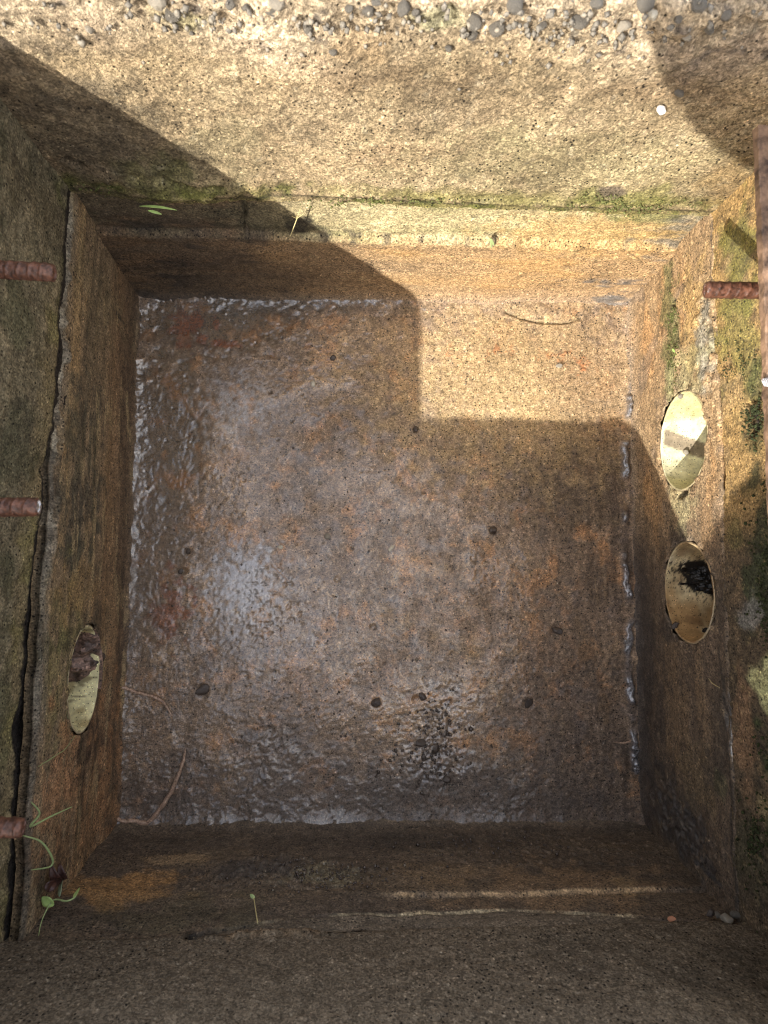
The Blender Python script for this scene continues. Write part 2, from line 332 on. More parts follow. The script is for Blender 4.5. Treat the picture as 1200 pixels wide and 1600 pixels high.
# --------------------- floor
HIGHLIGHT = None
def build_floor():
    st = .0013
    xs = np.arange(min(F0['TL'][0], F0['BL'][0])-.04, max(F0['TR'][0], F0['BR'][0])+.04, st)
    ys = np.arange(min(F0['BL'][1], F0['BR'][1])-.04, max(F0['TL'][1], F0['TR'][1])+.04, st)
    A, B = np.meshgrid(xs, ys, indexing='ij'); S = lambda *k, **q: spot(FL, A, B, *k, **q); Ln = lambda *k, **q: line(FL, A, B, *k, **q)
    n1 = fbm(A, B, 9, 5, 3); n2 = fbm(A, B, 45, 5, 8); n3 = fbm(A, B, 210, 3, 12); nst = fbm(A, B, 40, 4, 21, sx=1.6, sy=.35)
    wx = A+.010*fbm(A, B, 30, 4, 201); wy = B+.010*fbm(A, B, 30, 4, 202); ridg = (1-np.abs(fbm(wx, wy, 42, 5, 31, gain=.65))*2)*(.6+.5*n1); wav = fbm(wx, wy, 75, 4, 44, sx=1.2, sy=.5, gain=.6)
    # masks of what lies where
    puddle = np.maximum.reduce([S(205,440,470,560,rag=.4), S(205,520,325,830,rag=.35,seed=4), S(200,700,300,1010,rag=.4,seed=5)*.7])
    crust = np.maximum.reduce([S(205,440,300,540,seed=6), S(300,445,650,500,seed=7,rag=.5), S(203,500,250,1010,seed=9,rag=.5), S(260,560,310,800,seed=10)*.8])
    film = np.maximum.reduce([S(310,830,455,1000,rag=.45,soft=1.,freq=110), S(290,550,450,720,rag=.5,soft=1.,freq=90,seed=3)*.6]); film = np.clip(film*(1.15+.5*fbm(A, B, 160, 3, 203)*(1-film)), 0, 1)
    wetgran = np.maximum.reduce([S(290,860,540,1090,seed=13), S(215,780,350,1080,seed=14)*.8, S(640,1040,760,1180,seed=15), S(580,1130,760,1240,seed=16)])
    pocks = np.maximum.reduce([S(370,870,470,1010,seed=17,soft=.3), S(640,1070,730,1240,seed=18,soft=.5), S(730,850,780,950,seed=50)*.7])
    lumps = np.maximum.reduce([S(360,1110,500,1250,seed=19), S(180,1150,360,1300,seed=20)*.7, S(480,1200,1010,1300,seed=22)*.8, S(760,1000,1010,1290,seed=23)*.55, S(180,1240,1010,1310,seed=24)*.6])
    dry_sunlit = S(560,430,1040,760,soft=.9,rag=.3)  # dry sand, also made paler to paint in the sun patch
    right = sst(A+.01*n1, .16, .30)
    still = np.maximum.reduce([puddle, crust, film]); d = .0016*n1+.0009*n2*(1-.3*still)+.00042*n3*(1-.75*still)
    d += puddle*(-.0015-.0004*n2)+crust*(.0026*np.clip(ridg, -.5, 1)**5+.0009*wav)
    d = d*(1-film*.55)+film*.0004
    d += wetgran*(.0008*fbm(wx, wy, 190, 4, 60, gain=.7))-pocks*.0025*sst(fbm(A, B, 170, 2, 61), .25, .5)
    d += lumps*(.0014*ridg*(.5+.5*n2)+.0014*fbm(wx, wy, 80, 4, 62, gain=.65))
    d += right*(1-dry_sunlit)*.0011*nst
    # scattered small pits and swollen grains
    pit = dots(A, B, .019, .35, .04, .15, 70)*(1-.7*dry_sunlit); d -= .0018*pit; d += .0012*dots(A, B, .013, .4, .05, .16, 71)*(1-film)*(1-.6*dry_sunlit)
    for (u, v, r) in ((317,1080,9),(588,1098,7),(826,1099,7),(770,829,6),(650,671,5),(294,862,7),(288,892,5),(527,905,5),(650,1093,6),(583,980,5),(425,1140,7),(870,985,9)):
        p = FL.inv(u, v); rr = np.hypot(A-p[0], B-p[1])/(r*.00079); d -= .0022*np.exp(-rr**2*1.2); d += .0006*np.exp(-(rr-1.4)**2*6)
    # scar with a curled lip in the dry corner
    lip = Ln([(790,487),(815,498),(850,505),(880,506),(905,498)], .0022, wob=.001); d -= .0025*lip
    d += .003*S(780,470,915,503,rag=.15,soft=.8)
    # fillet of mud along every wall foot
    xl = F0['TL'][0]+(F0['BL'][0]-F0['TL'][0])*(F0['TL'][1]-B)/(F0['TL'][1]-F0['BL'][1]); xr = F0['TR'][0]+(F0['BR'][0]-F0['TR'][0])*(F0['TR'][1]-B)/(F0['TR'][1]-F0['BR'][1])
    yt = F0['TL'][1]+(F0['TR'][1]-F0['TL'][1])*(A-F0['TL'][0])/(F0['TR'][0]-F0['TL'][0]); yb = F0['BL'][1]+(F0['BR'][1]-F0['BL'][1])*(A-F0['BL'][0])/(F0['BR'][0]-F0['BL'][0])
    dl, dr, dt, db = A-xl, xr-A, yt-B, B-yb
    for dist, k in ((dl, .5), (dr, .8), (dt, .6), (db, 1.1)):
        d += .010*k*np.exp(-np.clip(dist+.003*n2, 0, 1)/.008)*(.8+.5*n2)
    # grey bead squeezed out of the joint on the right
    bead = Ln([(980,625),(975,700),(976,800),(972,860),(978,905),(984,950),(980,1010),(983,1080),(988,1130),(992,1200)], .0062, seed=33, wob=.0035)
    bead *= sst(fbm(A, B, 30, 2, 35, sx=.2), -.55, .0); bead_w = bead.copy()
    d += bead*(.0052+.0018*n2)
    crr = S(955,450,1000,480,seed=41)+S(975,590,990,650,seed=42)*.8; d += crr*.003*ridg
    # colour
    c = np.ones(A.shape+(3,))*np.array((.225,.155,.100))
    c = mixc(c, (.42,.27,.14), sst(n1*.6+n2, .0, .8)*.7)
    c = mixc(c, (.125,.098,.085), sst(-n1*.5+n2, .05, .8)*.65)
    c = mixc(c, (.44,.225,.095), sst(fbm(wx, wy, 20, 6, 80, gain=.68), .12, .5)*.65)
    c = mixc(c, (.11,.085,.07), sst(fbm(A, B, 95, 4, 81, gain=.65), .25, .7)*.5); c = mixc(c, (.48,.34,.20), sst(fbm(A, B, 110, 4, 82, gain=.7)+.3*n1, .3, .8)*.5)
    for q in ((330,690,390,745),(380,870,450,960),(480,1080,620,1120),(520,1225,560,1275),(690,740,780,790),(560,1020,640,1100),(430,1030,520,1100),(720,930,900,1120),(640,880,760,1000)):
        c = mixc(c, (.36,.19,.085), S(*q, rag=1.1, seed=int(q[0]))*.45*sst(n2, -.5, .5))
    c = mixc(c, (.30,.20,.10), sst(fbm(A, B, 30, 5, 83), .1, .55)*S(540,800,900,1180,rag=.4)*.45)
    c = mixc(c, (.10,.065,.032), puddle*.8); c = mixc(c, (.28,.12,.035), puddle*sst(fbm(A, B, 30, 4, 84), .1, .5)*.6)
    for q in ((270,480,330,540),(240,900,290,1000),(330,530,370,545)): c = mixc(c, (.20,.055,.018), S(*q, rag=.8)*.7)
    c = mixc(c, (.085,.066,.055), lumps*.65)
    c = mixc(c, (.075,.052,.036), (right*(1-dry_sunlit)*sst(nst+.5*n1, -.5, .6)*.8))
    c = mixc(c, (.045,.034,.02), S(790,650,985,860,rag=.3)*.55)
    c = mixc(c, (.27,.17,.08), right*(1-dry_sunlit)*sst(nst, .25, .6)*.35*S(820,850,990,1200,rag=.4))
    c = mixc(c, (.42,.30,.155), dry_sunlit*(.86+.1*n2).clip(0, 1)); c = mixc(c, (.30,.20,.11), dry_sunlit*sst(n2+n1, .2, .9)*.6); c = mixc(c, (.56,.43,.26), dry_sunlit*sst(fbm(A, B, 120, 4, 85, gain=.7), .1, .7)*.5)
    c = mixc(c, (.23,.15,.09), dry_sunlit*S(860,520,990,660,rag=.5)*.5)
    for q in ((692,540,722,558),(765,540,800,560),(850,545,888,568),(900,560,925,580)): c = mixc(c, (.36,.105,.028), S(*q, rag=1.1, freq=90)*.5*sst(n3+n2, -.6, .4))
    c = mixc(c, (.09,.075,.04), lip*.5)
    c = mixc(c, (.10,.10,.11), bead_w*.8); c = mixc(c, (.10,.09,.085), np.clip(crr, 0, 1)*.6)
    c = mixc(c, (.04,.03,.024), pit*.6)
    fleck = dots(A, B, .012, .22, .05, .13, 90); c = mixc(c, (.45,.37,.29), fleck*.6*(1-puddle))
    edge = np.exp(-np.clip(np.minimum(dl, dt*(1-dry_sunlit)+dry_sunlit*9), 0, 1)/.008); c = mixc(c, (.04,.03,.022), edge*.7)
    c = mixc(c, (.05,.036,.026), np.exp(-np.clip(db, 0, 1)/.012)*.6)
    c = c*(1+(.30*n3+.32*fbm(A, B, 130, 4, 86, gain=.7))*(1-.6*dry_sunlit)+.18*fbm(A, B, 14, 4, 91))[..., None]; c = mixc(c, (.38,.37,.37), film*sst(fbm(A, B, 190, 4, 89, gain=.7)+film*1.2, .2, 1.1)*.75); c = mixc(c, (.26,.235,.22), wetgran*sst(fbm(wx, wy, 170, 3, 87), .0, .6)*.45)  # film also painted pale grey for sky glare on the water
    c = mixc(c, (.05,.038,.03), dots(A, B, .0065, .45, .06, .2, 88)*.6)
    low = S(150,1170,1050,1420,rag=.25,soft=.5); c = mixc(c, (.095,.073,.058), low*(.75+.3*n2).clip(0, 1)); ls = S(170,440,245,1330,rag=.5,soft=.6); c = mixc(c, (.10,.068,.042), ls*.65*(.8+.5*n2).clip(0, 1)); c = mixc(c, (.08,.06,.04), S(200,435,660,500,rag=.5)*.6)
    # shovel scratches
    scr = np.zeros(A.shape)
    for k in range(46):
        u = rnd.uniform(760, 970) if k < 30 else rnd.uniform(230, 950); v = rnd.uniform(720, 1180); dv = rnd.uniform(20, 90)
        scr = np.maximum(scr, line(FL, A, B, [(u, v), (u+rnd.uniform(-6, 6), v+dv)], .0012, seed=k, wob=.001)*rnd.uniform(.3, .9)*sst(n3+.3, -.2, .5))
    c = mixc(c, (.34,.24,.14), scr*.6)
    wet = .50+.16*n1+.16*n2+.14*(1-sst(A, -.05, .2))
    wet = wet*(1-dry_sunlit)+.06*dry_sunlit; wet = wet-.16*right*(1-dry_sunlit)
    wet = np.maximum(wet, puddle*.95); wet = np.maximum(wet, film*1.); wet = np.maximum(wet, wetgran*.80); wet = np.maximum(wet, crust*.9); wet = np.maximum(wet, bead_w*.95)
    wet = np.maximum(wet, lumps*.5); wet = np.maximum(wet, np.clip(crr, 0, 1)*.9)
    grain = np.clip(1-film*.8-puddle*.5, 0, 1)
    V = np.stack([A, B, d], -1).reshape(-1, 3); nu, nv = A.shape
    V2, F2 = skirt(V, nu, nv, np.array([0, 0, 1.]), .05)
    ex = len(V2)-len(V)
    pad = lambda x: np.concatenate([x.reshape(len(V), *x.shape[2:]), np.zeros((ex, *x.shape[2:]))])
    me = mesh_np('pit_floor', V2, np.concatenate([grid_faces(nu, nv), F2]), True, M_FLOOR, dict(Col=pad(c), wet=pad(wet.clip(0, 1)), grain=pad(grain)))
    o = link('pit_floor', me); tag(o, kind='structure', label='muddy wet concrete floor of the square drainage pit')
    return o
build_floor()

# --------------------- ground round the pit, with the excavation behind the walls
def build_ground():
    xs0, xs1 = S0['BL'][0]-.085, S0['BR'][0]+.085; ys0, ys1 = S0['BL'][1]-.085, S0['TL'][1]+.085
    rings = [0, .01, .03, .08, .2, .5, 1.5, 5, 20, 60]; k = 40; V = []; F = []
    def rect(e):
        x0, x1, y0, y1 = xs0-e, xs1+e, ys0-e, ys1+e; P = []
        for i in range(k): P.append((x0+(x1-x0)*i/k, y0))
        for i in range(k): P.append((x1, y0+(y1-y0)*i/k))
        for i in range(k): P.append((x1-(x1-x0)*i/k, y1))
        for i in range(k): P.append((x0, y1-(y1-y0)*i/k))
        return P
    n = 4*k
    for z in (-.1, ZR-.006): V += [(x, y, z) for x, y in rect(0)]
    for e in rings[1:]: V += [(x, y, ZR-.006+rnd.uniform(-.003, .003)*min(1, e*20)) for x, y in rect(e)]
    for r in range(len(rings)):
        for i in range(n): F.append((r*n+i, r*n+(i+1) % n, (r+1)*n+(i+1) % n, (r+1)*n+i))
    c = len(V); V += [(xs0, ys0, -.1), (xs1, ys0, -.1), (xs1, ys1, -.1), (xs0, ys1, -.1)]; F.append((c, c+1, c+2, c+3))
    o = link('ground', mesh_np('ground', np.array(V), np.array(F), False, M_GROUND)); tag(o, kind='structure', label='gravelly earth around the mouth of the pit')
build_ground()

# --------------------- lower cast box
HR = .0545
def hole_at(P, y, z):
    # distance along the wall from its far (top of picture) end
    b = z/ P.up[2]; a = (P.p[0][1]-y); return a, b
HL = [(*hole_at(box['left'], -.1287, .1015), HR, .72)]
HRt = [(*hole_at(box['right'], -.0396, .1235), HR-.001, .98), (*hole_at(box['right'], .1208, .1225), HR-.001, .98)]
def gen(A, B, seed, stretch=.3):
    return fbm(A, B, 8, 5, seed), fbm(A, B, 50, 5, seed+1, sx=stretch), fbm(A, B, 230, 2, seed+2, sx=.7), fbm(A, B, 26, 5, seed+3, sx=stretch*.5)
def box_top_d(A, B):
    P = box['top']; n1, n2, n3, ns = gen(A, B, 100)
    d = .0016*n1+.0007*n2+.00025*n3+.0008*ns
    b1 = P.inv(600, 378)[1]; d += -.007*sst(B+.0015*n2, b1-.004, b1+.004)             # upper strip is set back above a ragged ledge
    rough = np.exp(-((B-b1)/.012)**2)*sst(n1+.8, .2, .9); d += rough*.0014*fbm(A, B, 110, 4, 105)
    d -= .006*line(P, A, B, [(376,322),(384,340),(379,356),(386,372)], .0030, seed=3, wob=.003)
    d += .003*spot(P, A, B, 960,430,1010,480,seed=5)*n2
    d += -.005*sst(B, P.H-.005, P.H)*(n2+.6).clip(0, 2)
    return d+.009*np.exp(-np.clip(B, 0, 1)/.008)
def box_top_c(A, B, d):
    P = box['top']; n1, n2, n3, ns = gen(A, B, 100); S = lambda *k, **q: spot(P, A, B, *k, **q)
    c = np.ones(A.shape+(3,))*np.array((.34,.215,.10)); b1 = P.inv(600, 378)[1]
    c = mixc(c, (.44,.25,.085), sst(ns+n1*.5, 0, .7)*.7); c = mixc(c, (.22,.15,.085), sst(-ns, .15, .7)*.6)
    hi = sst(B+.004*n2, b1-.008, b1+.006)
    c = mixc(c, (.40,.35,.18), hi*.75); c = mixc(c, (.16,.165,.06), hi*sst(ns+.4*n2, .0, .6)*.75); c = mixc(c, (.55,.46,.24), hi*sst(fbm(A, B, 70, 3, 111, sx=.4), .15, .5)*.8)
    c = mixc(c, (.09,.075,.055), np.exp(-((B-b1)/.010)**2)*sst(fbm(A, B, 60, 4, 112), .05, .4)*.75)
    c = mixc(c, (.42,.25,.085), S(760,335,1110,410,rag=.3)*.7); c = mixc(c, (.12,.13,.035), S(970,325,1070,365,seed=8)*.75)
    c = grime(c, A, B, 610, .35, sx=.4)
    left = 1-sst(A+.05*n1+.02*n2, P.inv(300,400)[0], P.inv(640,400)[0])  # shade over the left part, darkened into the wall colour
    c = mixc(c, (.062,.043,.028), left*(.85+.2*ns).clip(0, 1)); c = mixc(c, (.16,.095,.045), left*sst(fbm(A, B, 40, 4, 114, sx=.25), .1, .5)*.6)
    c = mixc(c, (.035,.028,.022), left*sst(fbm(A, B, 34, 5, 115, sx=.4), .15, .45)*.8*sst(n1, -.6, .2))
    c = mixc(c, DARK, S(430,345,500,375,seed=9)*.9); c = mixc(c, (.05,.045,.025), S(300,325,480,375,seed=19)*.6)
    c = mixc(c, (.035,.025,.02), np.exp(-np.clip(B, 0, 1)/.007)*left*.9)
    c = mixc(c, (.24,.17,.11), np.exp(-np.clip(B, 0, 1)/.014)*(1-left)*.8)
    c = mixc(c, (.11,.10,.09), S(880,430,1010,490,seed=12)*sst(n2, -.1, .4))
    c = mixc(c, (.13,.12,.10), S(1030,330,1110,420,seed=13)*sst(n2+.2, 0, .5)*.8)
    c = mixc(c, (.06,.05,.035), np.exp(-((B-P.H+.0035)/.0018)**2)*sst(n2+.4, -.3, .4)*.7)
    wet = .12+.35*np.exp(-B/.015)+left*.12+S(940,430,1010,480,seed=12)*.5
    return c, wet.clip(0, 1), np.ones(A.shape)
def box_left_d(A, B):
    P = box['left']; n1, n2, n3, ns = gen(A, B, 130, .25)
    d = .0018*n1+.0006*n2+.00025*n3+.0009*ns
    amt = sst(A, P.inv(60,700)[0], P.inv(45,1000)[0])
    d -= .0035*sst(B+.002*n2, P.H-.006, P.H)
    d += .006*np.exp(-((B-P.H+.010)/.006)**2)*sst(fbm(A, B, 30, 4, 133), .0, .5)*(1-amt)
    d -= .004*np.exp(-((B-.055)/.02)**2)*sst(A, -.1, .35)
    for (a, b, r, q) in HL:
        rr = np.hypot(A-a, (B-b)/q)-r; d += .002*np.exp(-(np.abs(rr)/.006)**2)*fbm(A, B, 90, 3, 134)*1.5
    return d+.008*np.exp(-np.clip(B, 0, 1)/.006)
def box_left_c(A, B, d):
    P = box['left']; n1, n2, n3, ns = gen(A, B, 130, .25); S = lambda *k, **q: spot(P, A, B, *k, **q)
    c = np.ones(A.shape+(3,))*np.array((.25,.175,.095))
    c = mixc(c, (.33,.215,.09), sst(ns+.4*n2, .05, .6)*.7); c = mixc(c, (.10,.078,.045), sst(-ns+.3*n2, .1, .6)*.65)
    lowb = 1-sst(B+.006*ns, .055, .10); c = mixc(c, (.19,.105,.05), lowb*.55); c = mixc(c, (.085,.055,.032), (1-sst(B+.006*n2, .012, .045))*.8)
    fine = fbm(A, B, 90, 4, 138, sx=.3)
    for q, m, col in (((85,560,160,880),.85,(.060,.055,.038)), ((90,600,150,760),.4,(.12,.10,.05)), ((110,340,200,560),.5,(.21,.165,.085)), ((170,470,205,520),.9,(.025,.02,.016)), ((95,820,150,940),.75,(.05,.05,.03)),
                      ((70,900,130,1150),.5,(.19,.17,.05)), ((85,880,160,960),.5,(.36,.22,.08)), ((60,1100,190,1330),.8,(.33,.165,.065)), ((55,1180,120,1270),.6,(.42,.22,.10)), ((100,1250,170,1340),.5,(.36,.20,.085)),
                      ((60,960,110,1020),.5,(.06,.07,.02)), ((50,1290,130,1400),.6,(.10,.07,.035)), ((120,1140,170,1200),.8,(.035,.027,.02)), ((125,950,175,1000),.5,(.05,.045,.025))):
        c = mixc(c, col, S(*q, rag=.55, freq=45, seed=int(q[1]))*m*sst(fine, -.75, .15))
    c = c*(1+.28*fbm(A, B, 110, 4, 142, sx=.5, gain=.7)+.18*n2)[..., None]; jn = sst(B+.003*n2, P.H-.011, P.H-.004); c = mixc(c, (.07,.06,.045), jn*.8); c = mixc(c, (.34,.30,.22), jn*sst(fbm(A, B, 55, 4, 143), .1, .35)*(1-sst(A, .25, .4))*.8)
    c = grime(c, A, B, 620, .42, -.02, .55, 45., .35)
    pl = fbm(A, B, 75, 4, 139, sx=.2); c = mixc(c, (.44,.33,.16), sst(pl, .22, .5)*.5*sst(n1, -.5, .4))
    top = sst(B, P.H-.03, P.H-.008); c = mixc(c, (.20,.175,.13), top*sst(n2, -.2, .4)*.5)
    c = mixc(c, (.05,.05,.02), np.exp(-((B-P.inv(152,650)[1])/.0015)**2)*.7*sst(fbm(A, B, 20, 3, 140, sx=.3), -.3, .2))
    for (a, b, r, q) in HL:
        rr = np.hypot(A-a, (B-b)/q)-r; c = mixc(c, (.04,.03,.022), np.exp(-np.clip(rr, 0, 1)/.006)*sst(B-b, .03, -.02)*.8)
    c = mixc(c, DARK, sst(-d, .006, .016))
    wet = .22+.1*n1+.35*np.exp(-B/.02)
    return c, wet.clip(0, 1), np.ones(A.shape)
def box_right_d(A, B):
    P = box['right']; n1, n2, n3, ns = gen(A, B, 160, .5)
    d = .0016*n1+.0008*n2+.0003*n3+.0007*ns
    mort = spot(P, A, B, 1085,470,1125,600,seed=3,rag=.6); d += mort*(.003+.002*n2)
    d -= .014*line(P, A, B, [(1112,500),(1117,530),(1118,545)], .0035, seed=8)
    d -= .004*line(P, A, B, [(1052,470),(1056,520),(1060,570)], .006, seed=9)
    d -= .014*spot(P, A, B, 1050,765,1075,780,seed=4,rag=.5)
    d += .004*line(P, A, B, [(1130,1090),(1138,1150),(1142,1210)], .008, seed=10)*(.5+n2)
    dk = spot(P, A, B, 1015,1200,1130,1400,seed=14,rag=.6); d += dk*.0035*fbm(A, B, 110, 4, 166)
    for (a, b, r, q) in HRt:
        rr = np.hypot(A-a, (B-b)/q)-r; d += .0022*np.exp(-(np.abs(rr)/.007)**2)*fbm(A, B, 90, 3, 164)*1.5
    d -= .004*sst(B+.003*n2, P.H-.005, P.H)
    return d+.008*np.exp(-np.clip(B, 0, 1)/.007)
def box_right_c(A, B, d):
    P = box['right']; n1, n2, n3, ns = gen(A, B, 160, .5); S = lambda *k, **q: spot(P, A, B, *k, **q)
    aS = P.inv(1040, 850)[0]; far = 1-sst(A+.02*n1, aS-.09, aS+.05)                       # the paler, drier end
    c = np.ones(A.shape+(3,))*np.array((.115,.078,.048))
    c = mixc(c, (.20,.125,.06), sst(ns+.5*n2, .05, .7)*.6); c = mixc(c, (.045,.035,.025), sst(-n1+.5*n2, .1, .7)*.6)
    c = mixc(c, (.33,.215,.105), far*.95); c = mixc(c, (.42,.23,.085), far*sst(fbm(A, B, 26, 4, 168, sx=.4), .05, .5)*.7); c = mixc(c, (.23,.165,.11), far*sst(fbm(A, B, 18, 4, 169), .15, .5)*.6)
    for q, m, col in (((1030,400,1062,600),.8,(.13,.125,.045)), ((1060,430,1110,560),.6,(.42,.27,.09)), ((1085,480,1120,600),.85,(.27,.25,.19)), ((1040,560,1110,600),.5,(.35,.33,.15)),
                      ((1045,700,1090,830),.5,(.36,.33,.16)), ((1010,1180,1120,1400),.8,(.035,.030,.028)), ((1090,1350,1140,1395),.8,(.03,.03,.032)), ((1000,1000,1050,1200),.5,(.04,.03,.026)),
                      ((1125,1080,1150,1160),.7,(.10,.10,.10)), ((1060,1150,1120,1300),.45,(.17,.115,.05)), ((1115,1200,1140,1260),.5,(.06,.065,.025)), ((1045,820,1080,870),.7,(.04,.035,.03)), ((1030,960,1060,1010),.6,(.035,.03,.026))):
        c = mixc(c, col, S(*q, rag=.55, freq=45, seed=int(q[1]))*m)
    c = grime(c, A, B, 630, .5, .1, .6, 50., .7); c = c*(1+.25*fbm(A, B, 110, 4, 172, gain=.7))[..., None]; c = mixc(c, (.03,.024,.018), line(P, A, B, [(1121,1010),(1132,1090),(1140,1200),(1146,1330),(1152,1420)], .0028, seed=44, wob=.003)*.8); c = mixc(c, (.05,.04,.03), line(P, A, B, [(1112,345),(1111,430),(1112,520)], .0016, seed=45)*.7)
    c = mixc(c, (.20,.17,.14), far*np.exp(-np.clip(B, 0, 1)/.012)*.7); c = mixc(c, (.045,.035,.03), (1-far)*(1-sst(B+.01*n1, .015, .05))*.7)
    c = mixc(c, DARK, sst(-d, .005, .012))
    wet = .15+.2*(1-far)+(1-far)*.3*np.exp(-B/.03)+S(1010,1180,1120,1400,seed=5)*.35+S(1125,1080,1150,1210,seed=6)*.4
    return c, wet.clip(0, 1), np.ones(A.shape)
def crack_b(P, A):
    q = [P.inv(u, v) for u, v in ((30,1474),(160,1474),(240,1471),(300,1466),(335,1456),(400,1444),(470,1433),(560,1428),(700,1422),(800,1416),(880,1419),(960,1424),(1060,1431),(1120,1438),(1170,1442))]
    x = [a for a, _ in q]; y = [b for _, b in q]; return np.interp(A, x, y)+.0012*fbm(A, A*0, 60, 4, 188)
def box_bot_d(A, B):
    P = box['bottom']; n1, n2, n3, ns = gen(A, B, 190, .3)
    d = .002*n1+.0007*n2+.0003*n3+.0008*ns
    b1 = P.inv(800, 1393)[1]; d -= .004*sst(B, b1-.0015, b1+.0015)*sst(A, P.inv(560,1393)[0], P.inv(640,1393)[0])
    peb = spot(P, A, B, 330,1340,580,1385,seed=3,rag=.6); d += peb*.0035*(fbm(A, B, 120, 3, 195)+.3)
    peb2 = spot(P, A, B, 620,1300,1080,1350,seed=6,rag=.7)*.6; d += peb2*.003*sst(fbm(A, B, 140, 2, 196), .2, .6)
    bl = crack_b(P, A); d -= .007*np.exp(-((B-bl-.0008)/.0018)**2)*sst(fbm(A, B*0, 25, 3, 199), -.5, .1); d += .0016*sst(B-bl, .0006, .0025)*(1+.5*n2); d -= .02*line(P, A, B, [(302,1464),(316,1461),(328,1455)], .0055, seed=8)
    return d+.010*np.exp(-np.clip(B, 0, 1)/.010)
def box_bot_c(A, B, d):
    P = box['bottom']; n1, n2, n3, ns = gen(A, B, 190, .3); S = lambda *k, **q: spot(P, A, B, *k, **q)
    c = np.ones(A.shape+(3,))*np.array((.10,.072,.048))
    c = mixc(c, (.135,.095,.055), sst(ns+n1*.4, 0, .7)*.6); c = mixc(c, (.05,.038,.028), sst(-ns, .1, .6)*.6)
    for q, m, col in (((150,1360,260,1420),.75,(.34,.18,.055)), ((110,1360,170,1400),.7,(.30,.165,.055)), ((215,1335,330,1350),.5,(.33,.22,.11)), ((700,1350,1080,1415),.6,(.21,.13,.065)), ((620,1345,760,1390),.4,(.20,.13,.065)),
                      ((330,1345,480,1375),.6,(.04,.036,.036)), ((430,1350,580,1385),.6,(.20,.17,.10)), ((150,1400,420,1460),.5,(.07,.06,.03)), ((950,1370,1010,1400),.4,(.3,.2,.09)), ((180,1290,1030,1330),.35,(.05,.038,.03))):
        c = mixc(c, col, S(*q, rag=.5, freq=35, seed=int(q[0]))*m)
    b1 = P.inv(800, 1393)[1]; ld = np.exp(-((B-b1+.0006*n2)/.0009)**2)*sst(A, P.inv(590,1393)[0], P.inv(650,1393)[0])*(1-sst(A, P.inv(1000,1393)[0], P.inv(1060,1393)[0]))
    c = mixc(c, (.50,.33,.16), ld*sst(n2, -.7, .1)*.9)
    
    c = grime(c, A, B, 670, .5, .0, .6, 45., .5)
    bl = crack_b(P, A); over = sst(B-bl, -.0002, .0006); uc = np.ones(A.shape+(3,))*np.array((.125,.098,.068)); uc = mixc(uc, (.36,.30,.22), dots(A, B, .006, .3, .10, .25, 313)*.6); uc = uc*(1+.3*n2)[..., None]
    c = mixc(c, 0, over)+uc*over[..., None]
    sl_m = sst(A, P.inv(330,1440)[0], P.inv(480,1440)[0])*(1-sst(A, P.inv(1040,1440)[0], P.inv(1090,1440)[0]))
    c = mixc(c, (.46,.37,.22), np.exp(-((B-bl+.0014+.0012*n2)/(.0008+.0018*sst(fbm(A, A*0, 35, 4, 197), -.4, .5)))**2)*sl_m*sst(n1+n2*.9, -.35, .35)*.85)
    c = mixc(c, (.015,.012,.01), np.exp(-((B-bl-.0008)/.0017)**2)*sst(fbm(A, B*0, 25, 3, 199), -.6, .0)*.97)
    c = mixc(c, (.012,.010,.008), S(296,1452,336,1474,rag=.4)*.9); c = mixc(c, (.012,.010,.008), S(1100,1426,1166,1448,rag=.3)*.8)
    wet = .3+.1*n1+.2*S(330,1340,580,1385)+.25*np.exp(-B/.02)
    return c, wet.clip(0, 1), np.ones(A.shape)

basin = empty('catch_basin', avg(F0['TL'], F0['BR'])*np.array([1, 1, 0]))
tag(basin, 'square cast concrete lower basin with round pipe openings, around the muddy floor', 'catch basin')
inv_b = Matrix.Translation(basin.location).inverted()
def child(name, me, parent, label=None):
    o = link(name, me, parent); o.matrix_parent_inverse = Matrix.Translation(parent.location).inverted()
    if label: o['label'] = label
    return o
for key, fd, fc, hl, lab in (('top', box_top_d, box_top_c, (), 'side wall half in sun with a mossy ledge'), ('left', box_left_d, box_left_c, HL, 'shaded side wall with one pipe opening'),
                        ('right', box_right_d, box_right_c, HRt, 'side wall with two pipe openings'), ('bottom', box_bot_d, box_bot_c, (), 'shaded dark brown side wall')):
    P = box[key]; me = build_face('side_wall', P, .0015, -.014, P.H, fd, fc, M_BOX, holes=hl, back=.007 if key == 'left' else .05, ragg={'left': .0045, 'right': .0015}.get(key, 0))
    child('side_wall', me, basin, lab)

# --------------------- upper walls
def up_common(A, B, seed, H):
    n1 = fbm(A, B, 7, 5, seed); n2 = fbm(A, B, 60, 4, seed+1); n3 = fbm(A, B, 240, 2, seed+2); ns = fbm(A, B, 24, 5, seed+3, sx=.5)
    return n1, n2, n3, ns
def up_top_d(A, B):
    P = upw['top']; n1, n2, n3, ns = up_common(A, B, 220, P.H)
    d = .003*n1+.0011*n2+.0008*n3
    rough = sst(B+.01*n1, P.H-.055, P.H-.015); d += rough*(.006*fbm(A, B, 38, 4, 225)+.002*n2)-rough*.002
    d -= .003
    for pts, wd, dep in (([(240,275),(262,282),(275,285)],.0035,.012), ([(283,284),(300,290)],.003,.01), ([(322,292),(345,293)],.003,.010), ([(108,258),(122,262)],.006,.02), ([(560,318),(600,320)],.004,.006), ([(1010,350),(1010,350.5)],.002,.002)):
        d -= dep*line(P, A, B, pts, wd, wob=.001)
    d += .006*spot(P, A, B, 120,262,420,330,rag=.3,soft=.8)*(1-.3*n2)
    d += .0035*np.exp(-((B-.004)/.0035)**2)*sst(fbm(A, B, 15, 3, 227, sx=.6), -.3, .4)*sst(A, .02, .12)
    return d
